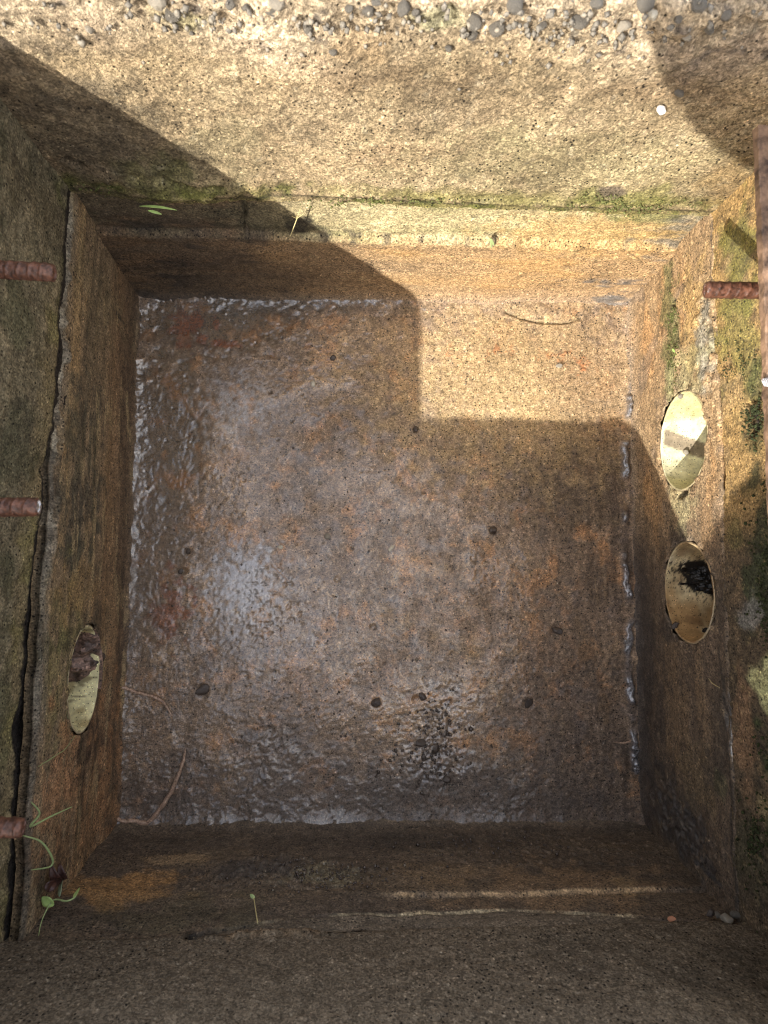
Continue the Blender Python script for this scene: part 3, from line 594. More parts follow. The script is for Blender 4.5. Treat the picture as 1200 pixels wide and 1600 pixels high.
def up_top_c(A, B, d):
    P = upw['top']; n1, n2, n3, ns = up_common(A, B, 220, P.H); S = lambda *k, **q: spot(P, A, B, *k, **q)
    c = np.ones(A.shape+(3,))*np.array((.36,.29,.165))
    c = mixc(c, (.25,.185,.105), sst(ns+.4*n1, .05, .7)*.6); c = mixc(c, (.48,.40,.24), sst(-ns+.3*n2, .1, .7)*.5)
    c = mixc(c, (.46,.36,.21), sst(fbm(A, B, 120, 2, 229), .2, .6)*.5)
    hi = sst(B+.02*n1, P.H-.07, P.H-.02); c = mixc(c, (.50,.43,.30), hi*.6)
    c = mixc(c, (.30,.29,.15), S(600,180,1150,340,rag=.3,soft=.8)*.45)
    low = 1-sst(B+.006*n2, .006, .028); c = mixc(c, (.21,.215,.055), low*.65*sst(n1, -.8, .3)); c = mixc(c, (.13,.15,.035), low*sst(fbm(A, B, 35, 4, 231), .1, .5)*.8)
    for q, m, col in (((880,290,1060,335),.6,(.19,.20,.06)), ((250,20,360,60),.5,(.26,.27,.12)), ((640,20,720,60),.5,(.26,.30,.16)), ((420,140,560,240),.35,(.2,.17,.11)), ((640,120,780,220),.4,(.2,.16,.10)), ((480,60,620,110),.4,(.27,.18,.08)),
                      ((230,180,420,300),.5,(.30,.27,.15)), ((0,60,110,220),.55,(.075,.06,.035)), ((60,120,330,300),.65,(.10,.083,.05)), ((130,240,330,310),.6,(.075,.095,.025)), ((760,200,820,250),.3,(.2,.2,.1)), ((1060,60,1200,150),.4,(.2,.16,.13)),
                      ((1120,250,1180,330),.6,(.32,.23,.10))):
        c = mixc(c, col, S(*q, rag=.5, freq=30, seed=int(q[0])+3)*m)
    c = mixc(c, (.09,.085,.08), sst(fbm(A, B, 55, 3, 233), .42, .6)*sst(B, P.H-.08, P.H-.02)*.7)
    c = grime(c, A, B, 640, .3, .25, .7, 40., 1., .25)
    c = mixc(c, (.42,.33,.20), np.exp(-((B-.004)/.003)**2)*.6*sst(n2, -.3, .3)); c = mixc(c, (.05,.045,.03), np.exp(-((B+.0)/.0022)**2)*.7)
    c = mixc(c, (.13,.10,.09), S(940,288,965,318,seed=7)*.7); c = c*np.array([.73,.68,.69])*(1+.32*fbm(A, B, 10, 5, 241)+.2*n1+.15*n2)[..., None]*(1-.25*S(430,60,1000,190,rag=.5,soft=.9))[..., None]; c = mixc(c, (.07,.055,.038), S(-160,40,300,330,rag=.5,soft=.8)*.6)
    c = mixc(c, DARK, sst(-d, .008, .014))
    return c, (.05+0*A), np.ones(A.shape)
def up_left_d(A, B):
    P = upw['left']; n1, n2, n3, ns = up_common(A, B, 250, P.H)
    d = .0025*n1+.0009*n2+.0006*n3+.002
    amt = sst(A, upw['left'].inv(60,750)[0], upw['left'].inv(40,1000)[0])
    d -= (.003+.0125*sst(A, P.inv(70,600)[0], P.inv(50,1000)[0])+.005*sst(fbm(A, B*0, 10, 4, 257), -.2, .6)*sst(A, .06, .14)+.002*fbm(A, B*0, 45, 3, 258)*sst(A,.1,.3))*(1-sst(B, .05, .16))
    d = d*(1-.6*sst(B, P.H-.03, P.H))
    return d
def up_left_c(A, B, d):
    P = upw['left']; n1, n2, n3, ns = up_common(A, B, 250, P.H); S = lambda *k, **q: spot(P, A, B, *k, **q)
    c = np.ones(A.shape+(3,))*np.array((.165,.138,.085))
    c = mixc(c, (.30,.245,.15), sst(n2+.6*ns, .0, .7)*.75); c = mixc(c, (.055,.056,.03), sst(ns-n1*.5, -.1, .6)*.7)
    c = mixc(c, (.27,.20,.09), (1-sst(B+.012*n2, .008, .034))*.38*sst(A, .05, .15)); c = mixc(c, (.20,.20,.05), (1-sst(B+.008*n2, .004, .03))*sst(fbm(A, B, 20, 3, 259), 0, .4)*.3)
    for q, m, col in (((0,620,60,800),.6,(.06,.062,.035)), ((0,420,50,560),.5,(.09,.095,.05)), ((0,200,100,400),.55,(.10,.08,.045)), ((0,850,30,950),.5,(.05,.055,.03)), ((0,1050,40,1200),.4,(.10,.11,.05))):
        c = mixc(c, col, S(*q, rag=.5, freq=30, seed=int(q[1]))*m)
    c = grime(c, A, B, 650, .5, .0, .6, 40.)
    c = mixc(c, DARK, 1-sst(B+.001*n2, -.001, .002))
    return c, (.08+0*A), np.ones(A.shape)
def up_right_d(A, B):
    P = upw['right']; n1, n2, n3, ns = up_common(A, B, 280, P.H)
    d = .0025*n1+.0008*n2+.0005*n3
    sm = sst(A, P.inv(1150,900)[0], P.inv(1160,1050)[0]); d -= .002*sm*0
    d -= .010*spot(P, A, B, 1155,630,1180,670,seed=3,rag=.6)
    d -= .0015
    return d
def up_right_c(A, B, d):
    P = upw['right']; n1, n2, n3, ns = up_common(A, B, 280, P.H); S = lambda *k, **q: spot(P, A, B, *k, **q)
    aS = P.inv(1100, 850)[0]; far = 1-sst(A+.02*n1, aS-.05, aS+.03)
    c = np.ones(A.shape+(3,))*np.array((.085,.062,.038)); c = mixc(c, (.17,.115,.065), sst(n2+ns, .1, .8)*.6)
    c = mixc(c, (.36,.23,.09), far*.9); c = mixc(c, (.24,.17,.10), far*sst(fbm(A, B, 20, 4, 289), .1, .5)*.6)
    for q, m, col in (((1115,360,1190,480),.75,(.14,.14,.03)), ((1115,480,1190,600),.6,(.17,.165,.04)), ((1160,560,1200,620),.7,(.06,.075,.02)), ((1150,620,1200,700),.7,(.045,.05,.02)), ((1165,740,1230,900),.85,(.025,.032,.015)), ((1150,850,1230,1010),.8,(.035,.045,.02)),
                      ((1150,930,1190,990),.6,(.22,.21,.19)), ((1130,800,1160,860),.4,(.06,.07,.02)), ((1165,1010,1280,1130),.8,(.52,.50,.24)), ((1180,1120,1260,1250),.85,(.025,.04,.012)), ((1140,1040,1180,1240),.6,(.24,.14,.075)), ((1170,1230,1220,1300),.6,(.26,.20,.10)),  # the pale yellow patch here paints a pool of sunlight on the wall
                      ((1110,1240,1230,1440),.45,(.06,.06,.03)), ((1130,600,1170,680),.4,(.42,.28,.11)), ((1190,1260,1260,1360),.7,(.03,.04,.015))):
        c = mixc(c, col, S(*q, rag=.6, freq=35, seed=int(q[1])+2)*m)
    c = grime(c, A, B, 660, .5, .1, .6, 50.)
    c = mixc(c, DARK, sst(-d, .006, .012))
    wet = .15+S(1120,360,1200,620)*.3
    return c, wet.clip(0, 1), np.ones(A.shape)
def up_bot_d(A, B):
    P = upw['bottom']; n1, n2, n3, ns = up_common(A, B, 310, P.H)
    d = .0015*n1+.0010*n2*sst(B, 0, .01)+.0007*n3-.003+.006*sst(B, -.006, .003)
    pass
    for pts, wd, dep in (([(300,1467),(325,1458)],.006,.02), ([(1108,1432),(1135,1436),(1162,1432)],.011,.028)):
        d -= dep*line(P, A, B, pts, wd, wob=.0015)
    d += .004*spot(P, A, B, 340,1435,520,1470,seed=4,rag=.4)
    return d
def up_bot_c(A, B, d):
    P = upw['bottom']; n1, n2, n3, ns = up_common(A, B, 310, P.H); S = lambda *k, **q: spot(P, A, B, *k, **q)
    c = np.ones(A.shape+(3,))*np.array((.125,.098,.068))
    c = mixc(c, (.15,.115,.08), sst(n2+.5*ns, .1, .8)*.45); c = mixc(c, (.06,.048,.034), sst(-n1, .0, .6)*.6)
    c = mixc(c, (.17,.135,.095), sst(B+.02*n1, .05, .12)*.4)
    c = mixc(c, (.36,.30,.22), dots(A, B, .006, .3, .10, .25, 313)*.6)
    m = np.exp(-((B-.003+.002*n2)/.004)**2)*sst(A, P.inv(560,1428)[0], P.inv(700,1428)[0])*(1-sst(A, P.inv(1000,1428)[0], P.inv(1080,1428)[0])); 
    
    c = mixc(c, (.19,.125,.07), S(340,1435,520,1470)*.5)
    c = mixc(c, DARK, sst(-d, .006, .013))
    return c, (.1+0*A), np.ones(A.shape)
UP = {}
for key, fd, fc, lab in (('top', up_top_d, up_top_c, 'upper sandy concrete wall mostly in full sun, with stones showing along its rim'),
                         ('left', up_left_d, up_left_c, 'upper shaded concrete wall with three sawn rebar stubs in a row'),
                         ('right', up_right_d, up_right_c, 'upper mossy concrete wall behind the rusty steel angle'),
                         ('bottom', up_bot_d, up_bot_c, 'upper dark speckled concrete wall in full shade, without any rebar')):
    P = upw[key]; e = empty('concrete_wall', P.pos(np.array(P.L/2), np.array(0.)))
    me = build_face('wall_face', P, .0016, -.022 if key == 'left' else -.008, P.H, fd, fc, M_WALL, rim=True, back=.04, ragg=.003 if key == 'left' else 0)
    me_o = child('wall_face', me, e); tag(e, lab, 'wall'); UP[key] = e
# --------------------- pipes let into the basin walls
def pipe(P, hole, label, colour, seed, group='cream plastic pipe mouths'):
    a, b, r, hq = hole; c = P.pos(np.array(a), np.array(b)); ax = -P.n.copy(); ax[2] = 0; ax /= np.linalg.norm(ax)
    side = np.array([-ax[1], ax[0], 0]); up = np.array([0, 0, hq])           # hq < 1: pipe squashed flat
    e = empty('drain_pipe', c); tag(e, label, 'pipe', group)
    ri, ro, Lp, k, m = r-.0032, r-.0004, .30, 160, 130
    x = .0012+Lp*np.linspace(0, 1, m)**1.5; t = np.linspace(-PI, PI, k, endpoint=False)      # t = 0 at the invert
    T, X = np.meshgrid(t, x, indexing='ij')
    rr = ri+.0004*fbm(T*2, X*40, 1, 3, seed)
    lipd = .0004*fbm(np.cos(T)*3, np.sin(T)*3, 2, 3, seed+4)
    pos = lambda R, T, X: c+ax*X[..., None]+side*(R*np.sin(T))[..., None]-up*(R*np.cos(T))[..., None]
    up3 = P.up/P.up[2]*hq; lean = -(up3@ax)                     # how far the wall comes inwards per metre of height
    sh_ = lambda R: -lean*(-R*np.cos(T))*(1-X/Lp)
    Vi = pos(rr, T, X+(lipd)*(1-X/Lp)+sh_(rr)); Vo = pos(np.full_like(T, ro), T, X+lipd*(1-X/Lp)+sh_(ro))
    V = np.concatenate([Vi.reshape(-1, 3), Vo[:, :2].reshape(-1, 3)])
    i = np.arange(k); j = (i+1) % k; F = []
    q = np.arange(m-1)[None, :]; F.append(np.stack([(i[:, None]*m+q).ravel(), (j[:, None]*m+q).ravel(), (j[:, None]*m+q+1).ravel(), (i[:, None]*m+q+1).ravel()], 1))
    o2 = k*m; F.append(np.stack([i*m, o2+i*2, o2+j*2, j*m], 1)); F.append(np.stack([o2+i*2, o2+i*2+1, o2+j*2+1, o2+j*2], 1))
    C = colour(T*ri, X); ex = len(V)-k*m
    Call = np.concatenate([C.reshape(-1, 3), np.full((ex, 3), .5)*np.array([.55, .42, .26])])
    me = mesh_np('pipe_barrel', V-c, np.concatenate(F), True, M_PVC, dict(Col=Call, wet=np.full(len(V), .3), grain=np.ones(len(V))))
    link('pipe_barrel', me, e)
    # soil-coloured cap added at the far end to keep light out
    kk = 40; t2 = np.arange(kk)/kk*2*PI
    V = [c*0+ax*Lp*.97]+[ax*(Lp*.97+.004*rnd.random())+side*ro*math.sin(q)-up*ro*math.cos(q) for q in t2]
    link('added_pipe_cap', mesh_np('added_pipe_cap', np.array(V), np.array([(0, 1+q, 1+(q+1) % kk) for q in range(kk)]), True, M_ADDED_CAP), e)
    return e, c, ax, side, up, ri
CREAM = (.80, .76, .50)
def pc_upper(S, X):
    n = fbm(S, X, 40, 4, 400); n2 = fbm(S, X, 16, 4, 401, sx=.4); c = np.ones(S.shape+(3,))*np.array(CREAM)
    c = mixc(c, (.62,.54,.28), sst(n, .1, .6)*.5); c = mixc(c, (.35,.31,.09), sst(np.abs(S+.0)+.006*n, .028, .045)*(S*1. < 9)*.6)
    c = mixc(c, (.30,.24,.14), sst(n2, .35, .6)*.35)
    c = mixc(c, (.25,.195,.14), (1-sst(np.abs(S-.006+.35*(X-.03)+.0012*n), .0085, .0105))*sst(X, .002, .006)*.92)      # cast shadow strip painted into the pipe colour
    c = mixc(c, (.08,.07,.05), dots(S, X, .004, .28, .10, .22, 402)*.9)
    return c
def pc_lower(S, X):
    n = fbm(S, X, 40, 4, 410); n2 = fbm(S, X, 22, 4, 411, sx=.5); c = np.ones(S.shape+(3,))*np.array((.56, .46, .27))
    c = mixc(c, (.33,.19,.075), sst(n2, -.35, .3)*.85); c = mixc(c, (.12,.06,.03), sst(n, .15, .6)*.5); c = mixc(c, (.55,.50,.38), sst(-n2, .25, .5)*.7)
    c = mixc(c, (.02,.018,.016), dots(S, X, .004, .25, .1, .3, 412)*.9)
    s0 = np.hypot((S-.018*SG+.15*(X-.03)*SG)/.021, (X-.055)/.045)+.35*n+.25*fbm(S, X, 160, 3, 414)
    c = mixc(c, (.010,.009,.008), 1-sst(s0, .85, 1.0)); c = mixc(c, (.012,.010,.009), dots(S, X, .0035, .8, .25, .5, 415)*(1-sst(s0, 1.15, 1.6)))
    return c
def pc_left(S, X):
    n = fbm(S, X, 40, 4, 420); n2 = fbm(S, X, 30, 3, 421, sx=2., sy=.5); c = np.ones(S.shape+(3,))*np.array((.82, .76, .44))
    c = mixc(c, (.36,.26,.11), sst(n, -.1, .6)*.7); c = mixc(c, (.12,.085,.04), sst(n2, .36, .5)*.7)
    return c
SG = 1 if -box['right'].n[0] > 0 else -1
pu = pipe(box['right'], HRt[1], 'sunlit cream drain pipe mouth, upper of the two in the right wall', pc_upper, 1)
pl_ = pipe(box['right'], HRt[0], 'stained drain pipe mouth with black sludge inside, lower of the two in the right wall', pc_lower, 2)
plf = pipe(box['left'], HL[0], 'cream drain pipe mouth half filled by brown mud, alone in the left wall', pc_left, 3)
def silt(pp, name, label, cat, mat, th0, th1, x0, x1, thick, seed, col=None, edge=.35):
    """material lying on the invert of a pipe"""
    e, c, ax, side, up, ri = pp; nu, nv = 90, 110
    s = np.linspace(-1, 1, nu); q = np.linspace(-1, 1, nv); S, Q = np.meshgrid(s, q, indexing='ij')
    T = (th0+th1)/2+(th1-th0)/2*S; X = (x0+x1)/2+(x1-x0)/2*Q
    n = fbm(S*1.2, Q*1.2, 1.4, 4, seed)
    rad = np.sqrt(S**2+np.clip(-Q, 0, 1)**2)+edge*n
    h = thick*np.clip(1-rad, -.25, 1)**.6 if False else thick*(sst(1-rad, -.02, .45))
    h = h+(.0012*fbm(T*ri, X, 180, 3, seed+2)+.002*fbm(T*ri, X, 60, 3, seed+1))*sst(h, 0, .003)-.0012*(h < 1e-5)
    R = ri-h
    V = ax*X[..., None]+side*(R*np.sin(T))[..., None]-up*(R*np.cos(T))[..., None]
    C = np.ones(S.shape+(3,))*np.array(col or (.1, .07, .05)); C = mixc(C, np.array(col or (.1,.07,.05))*.35, sst(fbm(T*ri, X, 70, 4, seed+8), .0, .5)*.8)
    C = mixc(C, np.minimum(np.array(col or (.1,.07,.05))*2.2, 1), sst(fbm(T*ri, X, 90, 3, seed+9), .2, .5)*.5)
    me = mesh_np(name, V.reshape(-1, 3), grid_faces(nu, nv), True, mat, dict(Col=C.reshape(-1, 3), wet=np.full(nu*nv, .5), grain=np.ones(nu*nv)))
    o = link(name, me, None, c); tag(o, label, cat, None, 'stuff'); return o
# on the right-hand pipes side = +t points toward -y or +y depending on ax; sgn picks it
sg = 1 if pl_[3][1] > 0 else -1
silt(pl_, 'black_sludge', 'wet black sludge lying along the bottom of the lower right pipe', 'sludge', M_SLUDGE, *sorted((-.1*sg, .75*sg)), .02, .15, .004, 500, (.008,.007,.006), .3)
sgl = 1 if plf[3][1] > 0 else -1
silt(plf, 'pipe_mud', 'brown mud heaped in the pipe mouth of the left wall', 'mud', M_MUD, *sorted((-.35*sgl, 1.15*sgl)), -.001, .13, .015, 520, (.16,.10,.075), .25)

# --------------------- stones, pebbles, grit
def lump_mesh(name, seed, sub=2, rough=.28, flat=.7):
    import bmesh
    bm = bmesh.new(); bmesh.ops.create_icosphere(bm, subdivisions=sub, radius=1.)
    r = random.Random(seed); ax = [Vector((r.gauss(0, 1), r.gauss(0, 1), r.gauss(0, 1))).normalized() for _ in range(9)]; cut = [r.uniform(.55, .95) for _ in ax]
    sc = Vector((r.uniform(.8, 1.15), r.uniform(.65, 1.), r.uniform(.55, .9)*flat/.7))
    for v in bm.verts:
        p = v.co.copy()
        for a, c in zip(ax, cut):
            d = p.dot(a)
            if d > c: p -= a*(d-c)*.97
        p *= 1+rough*.25*math.sin(p.x*5+seed)*math.cos(p.y*4+seed*2)
        v.co = Vector((p.x*sc.x, p.y*sc.y, p.z*sc.z))
    me = bpy.data.meshes.new(name); bm.to_mesh(me); bm.free()
    for p in me.polygons: p.use_smooth = False
    return me
LUMPS = [lump_mesh('stone_shape', i) for i in range(8)]
_mcache = {}
def lump(i, mat):
    k = (i % 8, mat.name)
    if k not in _mcache:
        me = LUMPS[i % 8].copy(); me.materials.append(mat); _mcache[k] = me
    return _mcache[k]
def surf_z(u, v): return at_z(u, v, 0.)
def stone(name, p, size, mat, i, label=None, cat='pebble', group=None, parent=None, stretch=1.):
    o = bpy.data.objects.new(name, lump(i, mat)); COL.objects.link(o)
    o.location = Vector([float(q) for q in p]); o.scale = (size*stretch, size, size*.8); o.rotation_euler = (rnd.uniform(-.5, .5), rnd.uniform(-.5, .5), rnd.uniform(0, 6.28))
    if parent: o.parent = parent; o.matrix_parent_inverse = Matrix.Translation(parent.location).inverted()
    if label: tag(o, label, cat, group)
    return o
PX = .00079
GP = 'loose pebbles on the pit floor'
for (u, v, r, m, lab) in (
    (317,1078,9,M_STONE_B,'dark wet pebble in a dimple on the floor, near the pipe in the left wall'),
    (588,1097,8,M_STONE_B,'small black pebble on the floor, below the centre'),
    (825,1098,8,M_STONE_B,'round black pebble on the brown right half of the floor'),
    (770,829,7,M_STONE_B,'dark ringed pebble just below the sunlit corner of the floor'),
    (873,572,5,M_STONE_G,'small grey pebble on the sunlit corner of the floor'),
    (500,755,3,M_STONE_G,'tiny grey pebble left of the centre of the floor'),
    (611,857,4.5,M_STONE_P,'thin pale chip near the centre of the floor'),
    (512,838,5.5,M_STONE_G,'tan pebble in the middle of the floor'),
    (870,985,7,M_STONE_B,'dull brown pebble on the floor left of the lower right pipe'),
    (438,855,4,M_STONE_P,'pale pebble at the right edge of the bright puddle'),
    (490,600,5,M_STONE_P,'pale pebble on the grey upper part of the floor'),
    (520,560,5,M_STONE_B,'black pebble between the sunlit corner and the wet muddy corner'),
    (650,671,5.5,M_STONE_B,'small dark pebble beside the left end of the sun patch'),
    (295,862,5.5,M_STONE_B,'upper dark pebble left of the bright puddle'),
    (283,893,5.5,M_STONE_B,'lower dark pebble left of the bright puddle'),
    (660,1088,6.5,M_STONE_B,'oval black pebble at the top of the gravel cluster'),
    (657,1160,8,M_STONE_B,'largest black pebble in the gravel cluster'),
    (680,1168,7,M_STONE_B,'black pebble at the right of the gravel cluster'),
    (662,1183,5,M_STONE_B,'small round pebble under the largest one of the gravel cluster'),
    (698,1218,6.5,M_STONE_B,'black pebble at the lower right end of the gravel cluster')):
    p = at_z(u, v, .0); p[2] = r*PX*.35
    stone('pebble', p, r*PX*1.05, m, int(u), lab, 'pebble', GP, stretch=2.0 if 'thin' in lab else 1.1)
def scatter_stuff(name, spots, mat, label, cat, seed):
    """many tiny grains joined in one mesh"""
    r = random.Random(seed); V = []; F = []
    base = [(1,0,0),(-1,0,0),(0,1,0),(0,-1,0),(0,0,1),(0,0,-1)]; tri = [(0,2,4),(2,1,4),(1,3,4),(3,0,4),(2,0,5),(1,2,5),(3,1,5),(0,3,5)]
    for p, s, n in spots:
        o = len(V); R = np.linalg.qr(np.array([[r.gauss(0, 1) for _ in range(3)] for _ in range(3)]))[0]
        sc = [s*r.uniform(.6, 1.3) for _ in range(3)]
        for b in base: V.append(p+R@(np.array(b)*sc)*r.uniform(.8, 1.1))
        F += [(o+a, o+b, o+c) for a, b, c in tri]
    o = link(name, mesh_np(name, np.array(V), np.array(F), True, mat)); tag(o, label, cat, None, 'stuff'); return o
def floor_spots(n, boxes, smin, smax, zoff=.0003):
    out = []
    for _ in range(n):
        u0, v0, u1, v1 = rnd.choice(boxes); g = lambda a, b: (a+b)/2+max(-1, min(1, rnd.gauss(0, .42)))*(b-a)/2
        p = at_z(g(u0, u1), g(v0, v1), 0); s = rnd.uniform(smin, smax)**1; p[2] = zoff+s*.3; out.append((p, s, None))
    return out
scatter_stuff('gravel', floor_spots(190, [(640,1065,735,1180),(640,1130,720,1240),(560,1130,760,1245)], .0008, .0030), M_STONE_B, 'small dark wet gravel gathered on the floor at bottom centre', 'gravel', 3)
scatter_stuff('grit', floor_spots(700, [(200,460,1000,1290),(560,600,900,1000),(220,1040,1000,1290)], .0005, .0013), M_STONE_G, 'scattered fine grey grit on the muddy floor', 'grit', 4)
scatter_stuff('grit', floor_spots(260, [(240,600,1000,1290),(560,600,900,1100)], .0005, .0012), M_STONE_P, 'scattered pale sand grains on the muddy floor', 'grit', 5)
scatter_stuff('grit', floor_spots(420, [(200,470,1000,1290),(200,1040,1000,1290)], .0007, .0018), M_STONE_B, 'scattered dark crumbs of mud on the floor', 'grit', 6)
def wall_spots(P, n, boxes, smin, smax, off=0.):
    out = []
    while len(out) < n:
        u0, v0, u1, v1 = rnd.choice(boxes); g = lambda p, q: (p+q)/2+rnd.gauss(0, .34)*(q-p)/1.3
        a, b = P.inv(g(u0, u1), g(v0, v1)); s = rnd.uniform(smin, smax)
        if float(fbm(np.array([a]), np.array([b]), 70, 3, 900)[0]) < rnd.uniform(-.35, .25): continue
        out.append((P.pos(np.array(a), np.array(b))+P.n*(off+s*.4), s, None))
    return out
scatter_stuff('gravel', wall_spots(box['bottom'], 330, [(330,1340,520,1385),(430,1350,620,1388),(620,1300,900,1345)], .0007, .0022, .002), M_STONE_B, 'dark gravel stuck to the mud on the lower front wall', 'gravel', 8)
scatter_stuff('gravel', wall_spots(box['bottom'], 70, [(400,1350,600,1388)], .0007, .0017, .001), M_STONE_G, 'pale gravel stuck to the mud on the lower front wall', 'gravel', 9)
M_MOSS = mat_simple('moss_tuft', (.075,.085,.025), .95, 0, .5, 300, .0004, .2, (.19,.20,.07)); M_MOSSD = mat_simple('dark_moss_tuft', (.022,.028,.012), .95, 0, .5, 300, .0004, .2, (.055,.065,.025))
scatter_stuff('moss', wall_spots(upw['top'], 560, [(860,312,1100,334),(130,284,330,306),(440,305,700,322),(900,300,1010,333)], .0005, .0015, 0.)+wall_spots(box['right'], 260, [(1042,440,1060,600)], .0005, .0013, .0005), M_MOSS, 'green moss tufts along the joint under the sunlit wall', 'moss', 10)
scatter_stuff('moss', wall_spots(upw['right'], 800, [(1164,620,1196,700),(1176,740,1225,900),(1170,860,1230,1000),(1185,1130,1260,1230),(1160,1240,1200,1400)], .0006, .0018, 0.)+wall_spots(upw['right'], 120, [(1118,520,1185,600)], .0005, .0012, 0.), M_MOSSD, 'dark moss clumps on the upper right wall below the steel angle', 'moss', 11)
# stones bedded in the rim of the sunlit wall, parts of that wall
PT = upw['top']
rim = [(245,8,15,M_STONE_G),(268,30,9,M_STONE_D),(385,18,10,M_STONE_D),(425,22,16,M_STONE_D),(432,12,9,M_STONE_G),(360,12,8,M_STONE_D),(575,25,11,M_STONE_D),(588,8,9,M_STONE_D),(545,18,8,M_STONE_D),(630,20,10,M_STONE_D),(650,24,9,M_STONE_D),
       (740,42,11,M_STONE_D),(775,52,13,M_STONE_D),(738,62,9,M_STONE_D),(805,18,13,M_STONE_D),(813,22,8,M_STONE_D),(905,42,11,M_STONE_D),(932,12,11,M_STONE_D),(975,48,9,M_STONE_G),(1020,30,8,M_STONE_P),(1008,14,10,M_STONE_D),(1072,62,8,M_STONE_G),(1108,52,14,M_STONE_D),
       (1092,12,17,M_STONE_D),(848,45,8,M_STONE_D),(140,50,7,M_STONE_G),(300,55,6,M_STONE_D),(480,50,7,M_STONE_D),(520,85,5,M_STONE_D),(700,80,5,M_STONE_D),(1135,30,9,M_STONE_D),(1062,150,6,M_STONE_D),(1060,32,9,M_STONE_D)]
for i, (u, v, r, m) in enumerate(rim):
    a, b = PT.inv(u, v); b = min(b, PT.H+.004); p = PT.pos(np.array(a), np.array(b)); dist = np.linalg.norm(p-CAM); s = r*dist/FPX
    s *= rnd.uniform(.55, 1.15)
    stone('bedded_stone', p-PT.n*s*.55, s*1.0, m, i*3+1, parent=UP['top'])
def on(P, u, v, off=0.): a, b = P.inv(u, v); return P.pos(np.array(a), np.array(b))+P.n*off
scatter_stuff('rim_gravel', wall_spots(PT, 190, [(0,5,600,60),(400,0,1200,70),(700,20,1200,110)], .0010, .0030, -.001), M_STONE_D, 'dark gravel bedded along the rim of the sunlit wall', 'gravel', 21)
scatter_stuff('rim_gravel', wall_spots(PT, 60, [(0,5,600,70),(400,0,1200,80)], .0010, .0028, -.001), M_STONE_G, 'pale gravel bedded along the rim of the sunlit wall', 'gravel', 22)
stone('pebble', on(PT, 1033, 168, .002), .0046, M_STONE_W, 3, 'bright white pebble stuck on the sunlit wall at upper right', 'pebble', stretch=1.35)
stone('stone_chip', on(upw['bottom'], 1050, 1443, .004), .0026, M_STONE_R, 5, 'small orange chip on the dark front wall at lower right', 'chip', stretch=1.3)
for (u, v, r, m, lab) in ((1110,1434,7,M_STONE_B,'black stone at the left end of the broken corner joint'),(1122,1436,6,M_STONE_D,'narrow dark stone packed in the broken corner joint'),(1135,1442,11,M_STONE_G,'largest grey stone in the broken joint at the lower right corner'),
                          (1150,1436,8,M_STONE_D,'blue grey stone right of the largest one in the broken corner joint'),(1158,1426,9,M_STONE_B,'wet black stone wedged high in the lower right corner'),(1171,1430,9,M_STONE_G,'pale grey stone at the far right of the broken corner joint')):
    stone('stone', on(upw['bottom'], u, v, .0035), r*.00056, m, int(u), lab, 'stone', 'stones packed in the lower right corner joint')
e, c, ax, side, up, ri = pu
def in_pipe(pp, u, v, lift_=.0):
    e, c, ax, side, up, ri = pp; d = ray(u, v); o = CAM-c                # hit the barrel from inside
    d2 = d-ax*(d@ax); o2 = o-ax*(o@ax); A_ = d2@d2; B_ = 2*d2@o2; C_ = o2@o2-(ri-lift_)**2; t = (-B_+math.sqrt(max(B_*B_-4*A_*C_, 0)))/(2*A_); return CAM+d*t
stone('pebble', in_pipe(pu, 1072, 706, .002), .0042, M_STONE_G, 2, 'grey pebble lying in the sunlit pipe mouth, the lower of two there', 'pebble')
stone('pebble', in_pipe(pu, 1063, 619, .002), .0034, M_STONE_G, 4, 'small dark grey pebble lying in the sunlit pipe mouth, near its top', 'pebble')
stone('pebble', in_pipe(pl_, 1055, 977, .002), .0045, M_STONE_B, 6, 'round black lump lying on the brown lower part of the stained pipe mouth', 'pebble')
stone('pebble', in_pipe(pl_, 1102, 985, .002), .0038, M_SLUDGE, 1, 'black lump beside the right edge of the stained pipe mouth', 'pebble')
stone('stone', in_pipe(plf, 140, 1016, .010), .0065, M_STONE_G, 7, 'angular grey stone on the mud in the left pipe mouth', 'stone')
stone('mud_clod', in_pipe(plf, 152, 1032, .008), .0075, M_STONE_B, 2, 'dark clod of mud beside the grey stone in the left pipe mouth', 'mud clod', stretch=1.5)

# --------------------- tubes: roots, stems, rebar
def tube(pts, radii, k=8, sub=6, wob=0., seed=0):
    P = [Vector([float(q) for q in p]) for p in pts]; r = random.Random(seed); C = []; R = []
    for i in range(len(P)-1):
        p0, p1, p2, p3 = P[max(i-1, 0)], P[i], P[i+1], P[min(i+2, len(P)-1)]
        for s in range(sub):
            t = s/sub; C.append(.5*((2*p1)+(p2-p0)*t+(2*p0-5*p1+4*p2-p3)*t*t+(3*p1-p0-3*p2+p3)*t**3)+Vector([r.uniform(-wob, wob) for _ in range(3)])); R.append(radii[i]*(1-t)+radii[i+1]*t)
    C.append(P[-1]); R.append(radii[-1]); V = []; F = []
    up_ = Vector((0, 0, 1))
    for i, c_ in enumerate(C):
        t = (C[min(i+1, len(C)-1)]-C[max(i-1, 0)]).normalized(); s = t.cross(up_); s = s.normalized() if s.length > 1e-3 else Vector((1, 0, 0)); u_ = s.cross(t)
        rr = R[i]*(1+r.uniform(-.15, .15)*(wob > 0))
        for j in range(k): a = j/k*2*PI; V.append(c_+(s*math.cos(a)+u_*math.sin(a))*rr)
    n = len(C)
    for i in range(n-1):
        for j in range(k): F.append((i*k+j, i*k+(j+1) % k, (i+1)*k+(j+1) % k, (i+1)*k+j))
    F.append(tuple(range(k))); F.append(tuple((n-1)*k+j for j in range(k))[::-1])
    me = bpy.data.meshes.new('tube'); me.from_pydata([tuple(v) for v in V], [], F)
    for p in me.polygons: p.use_smooth = True
    return me
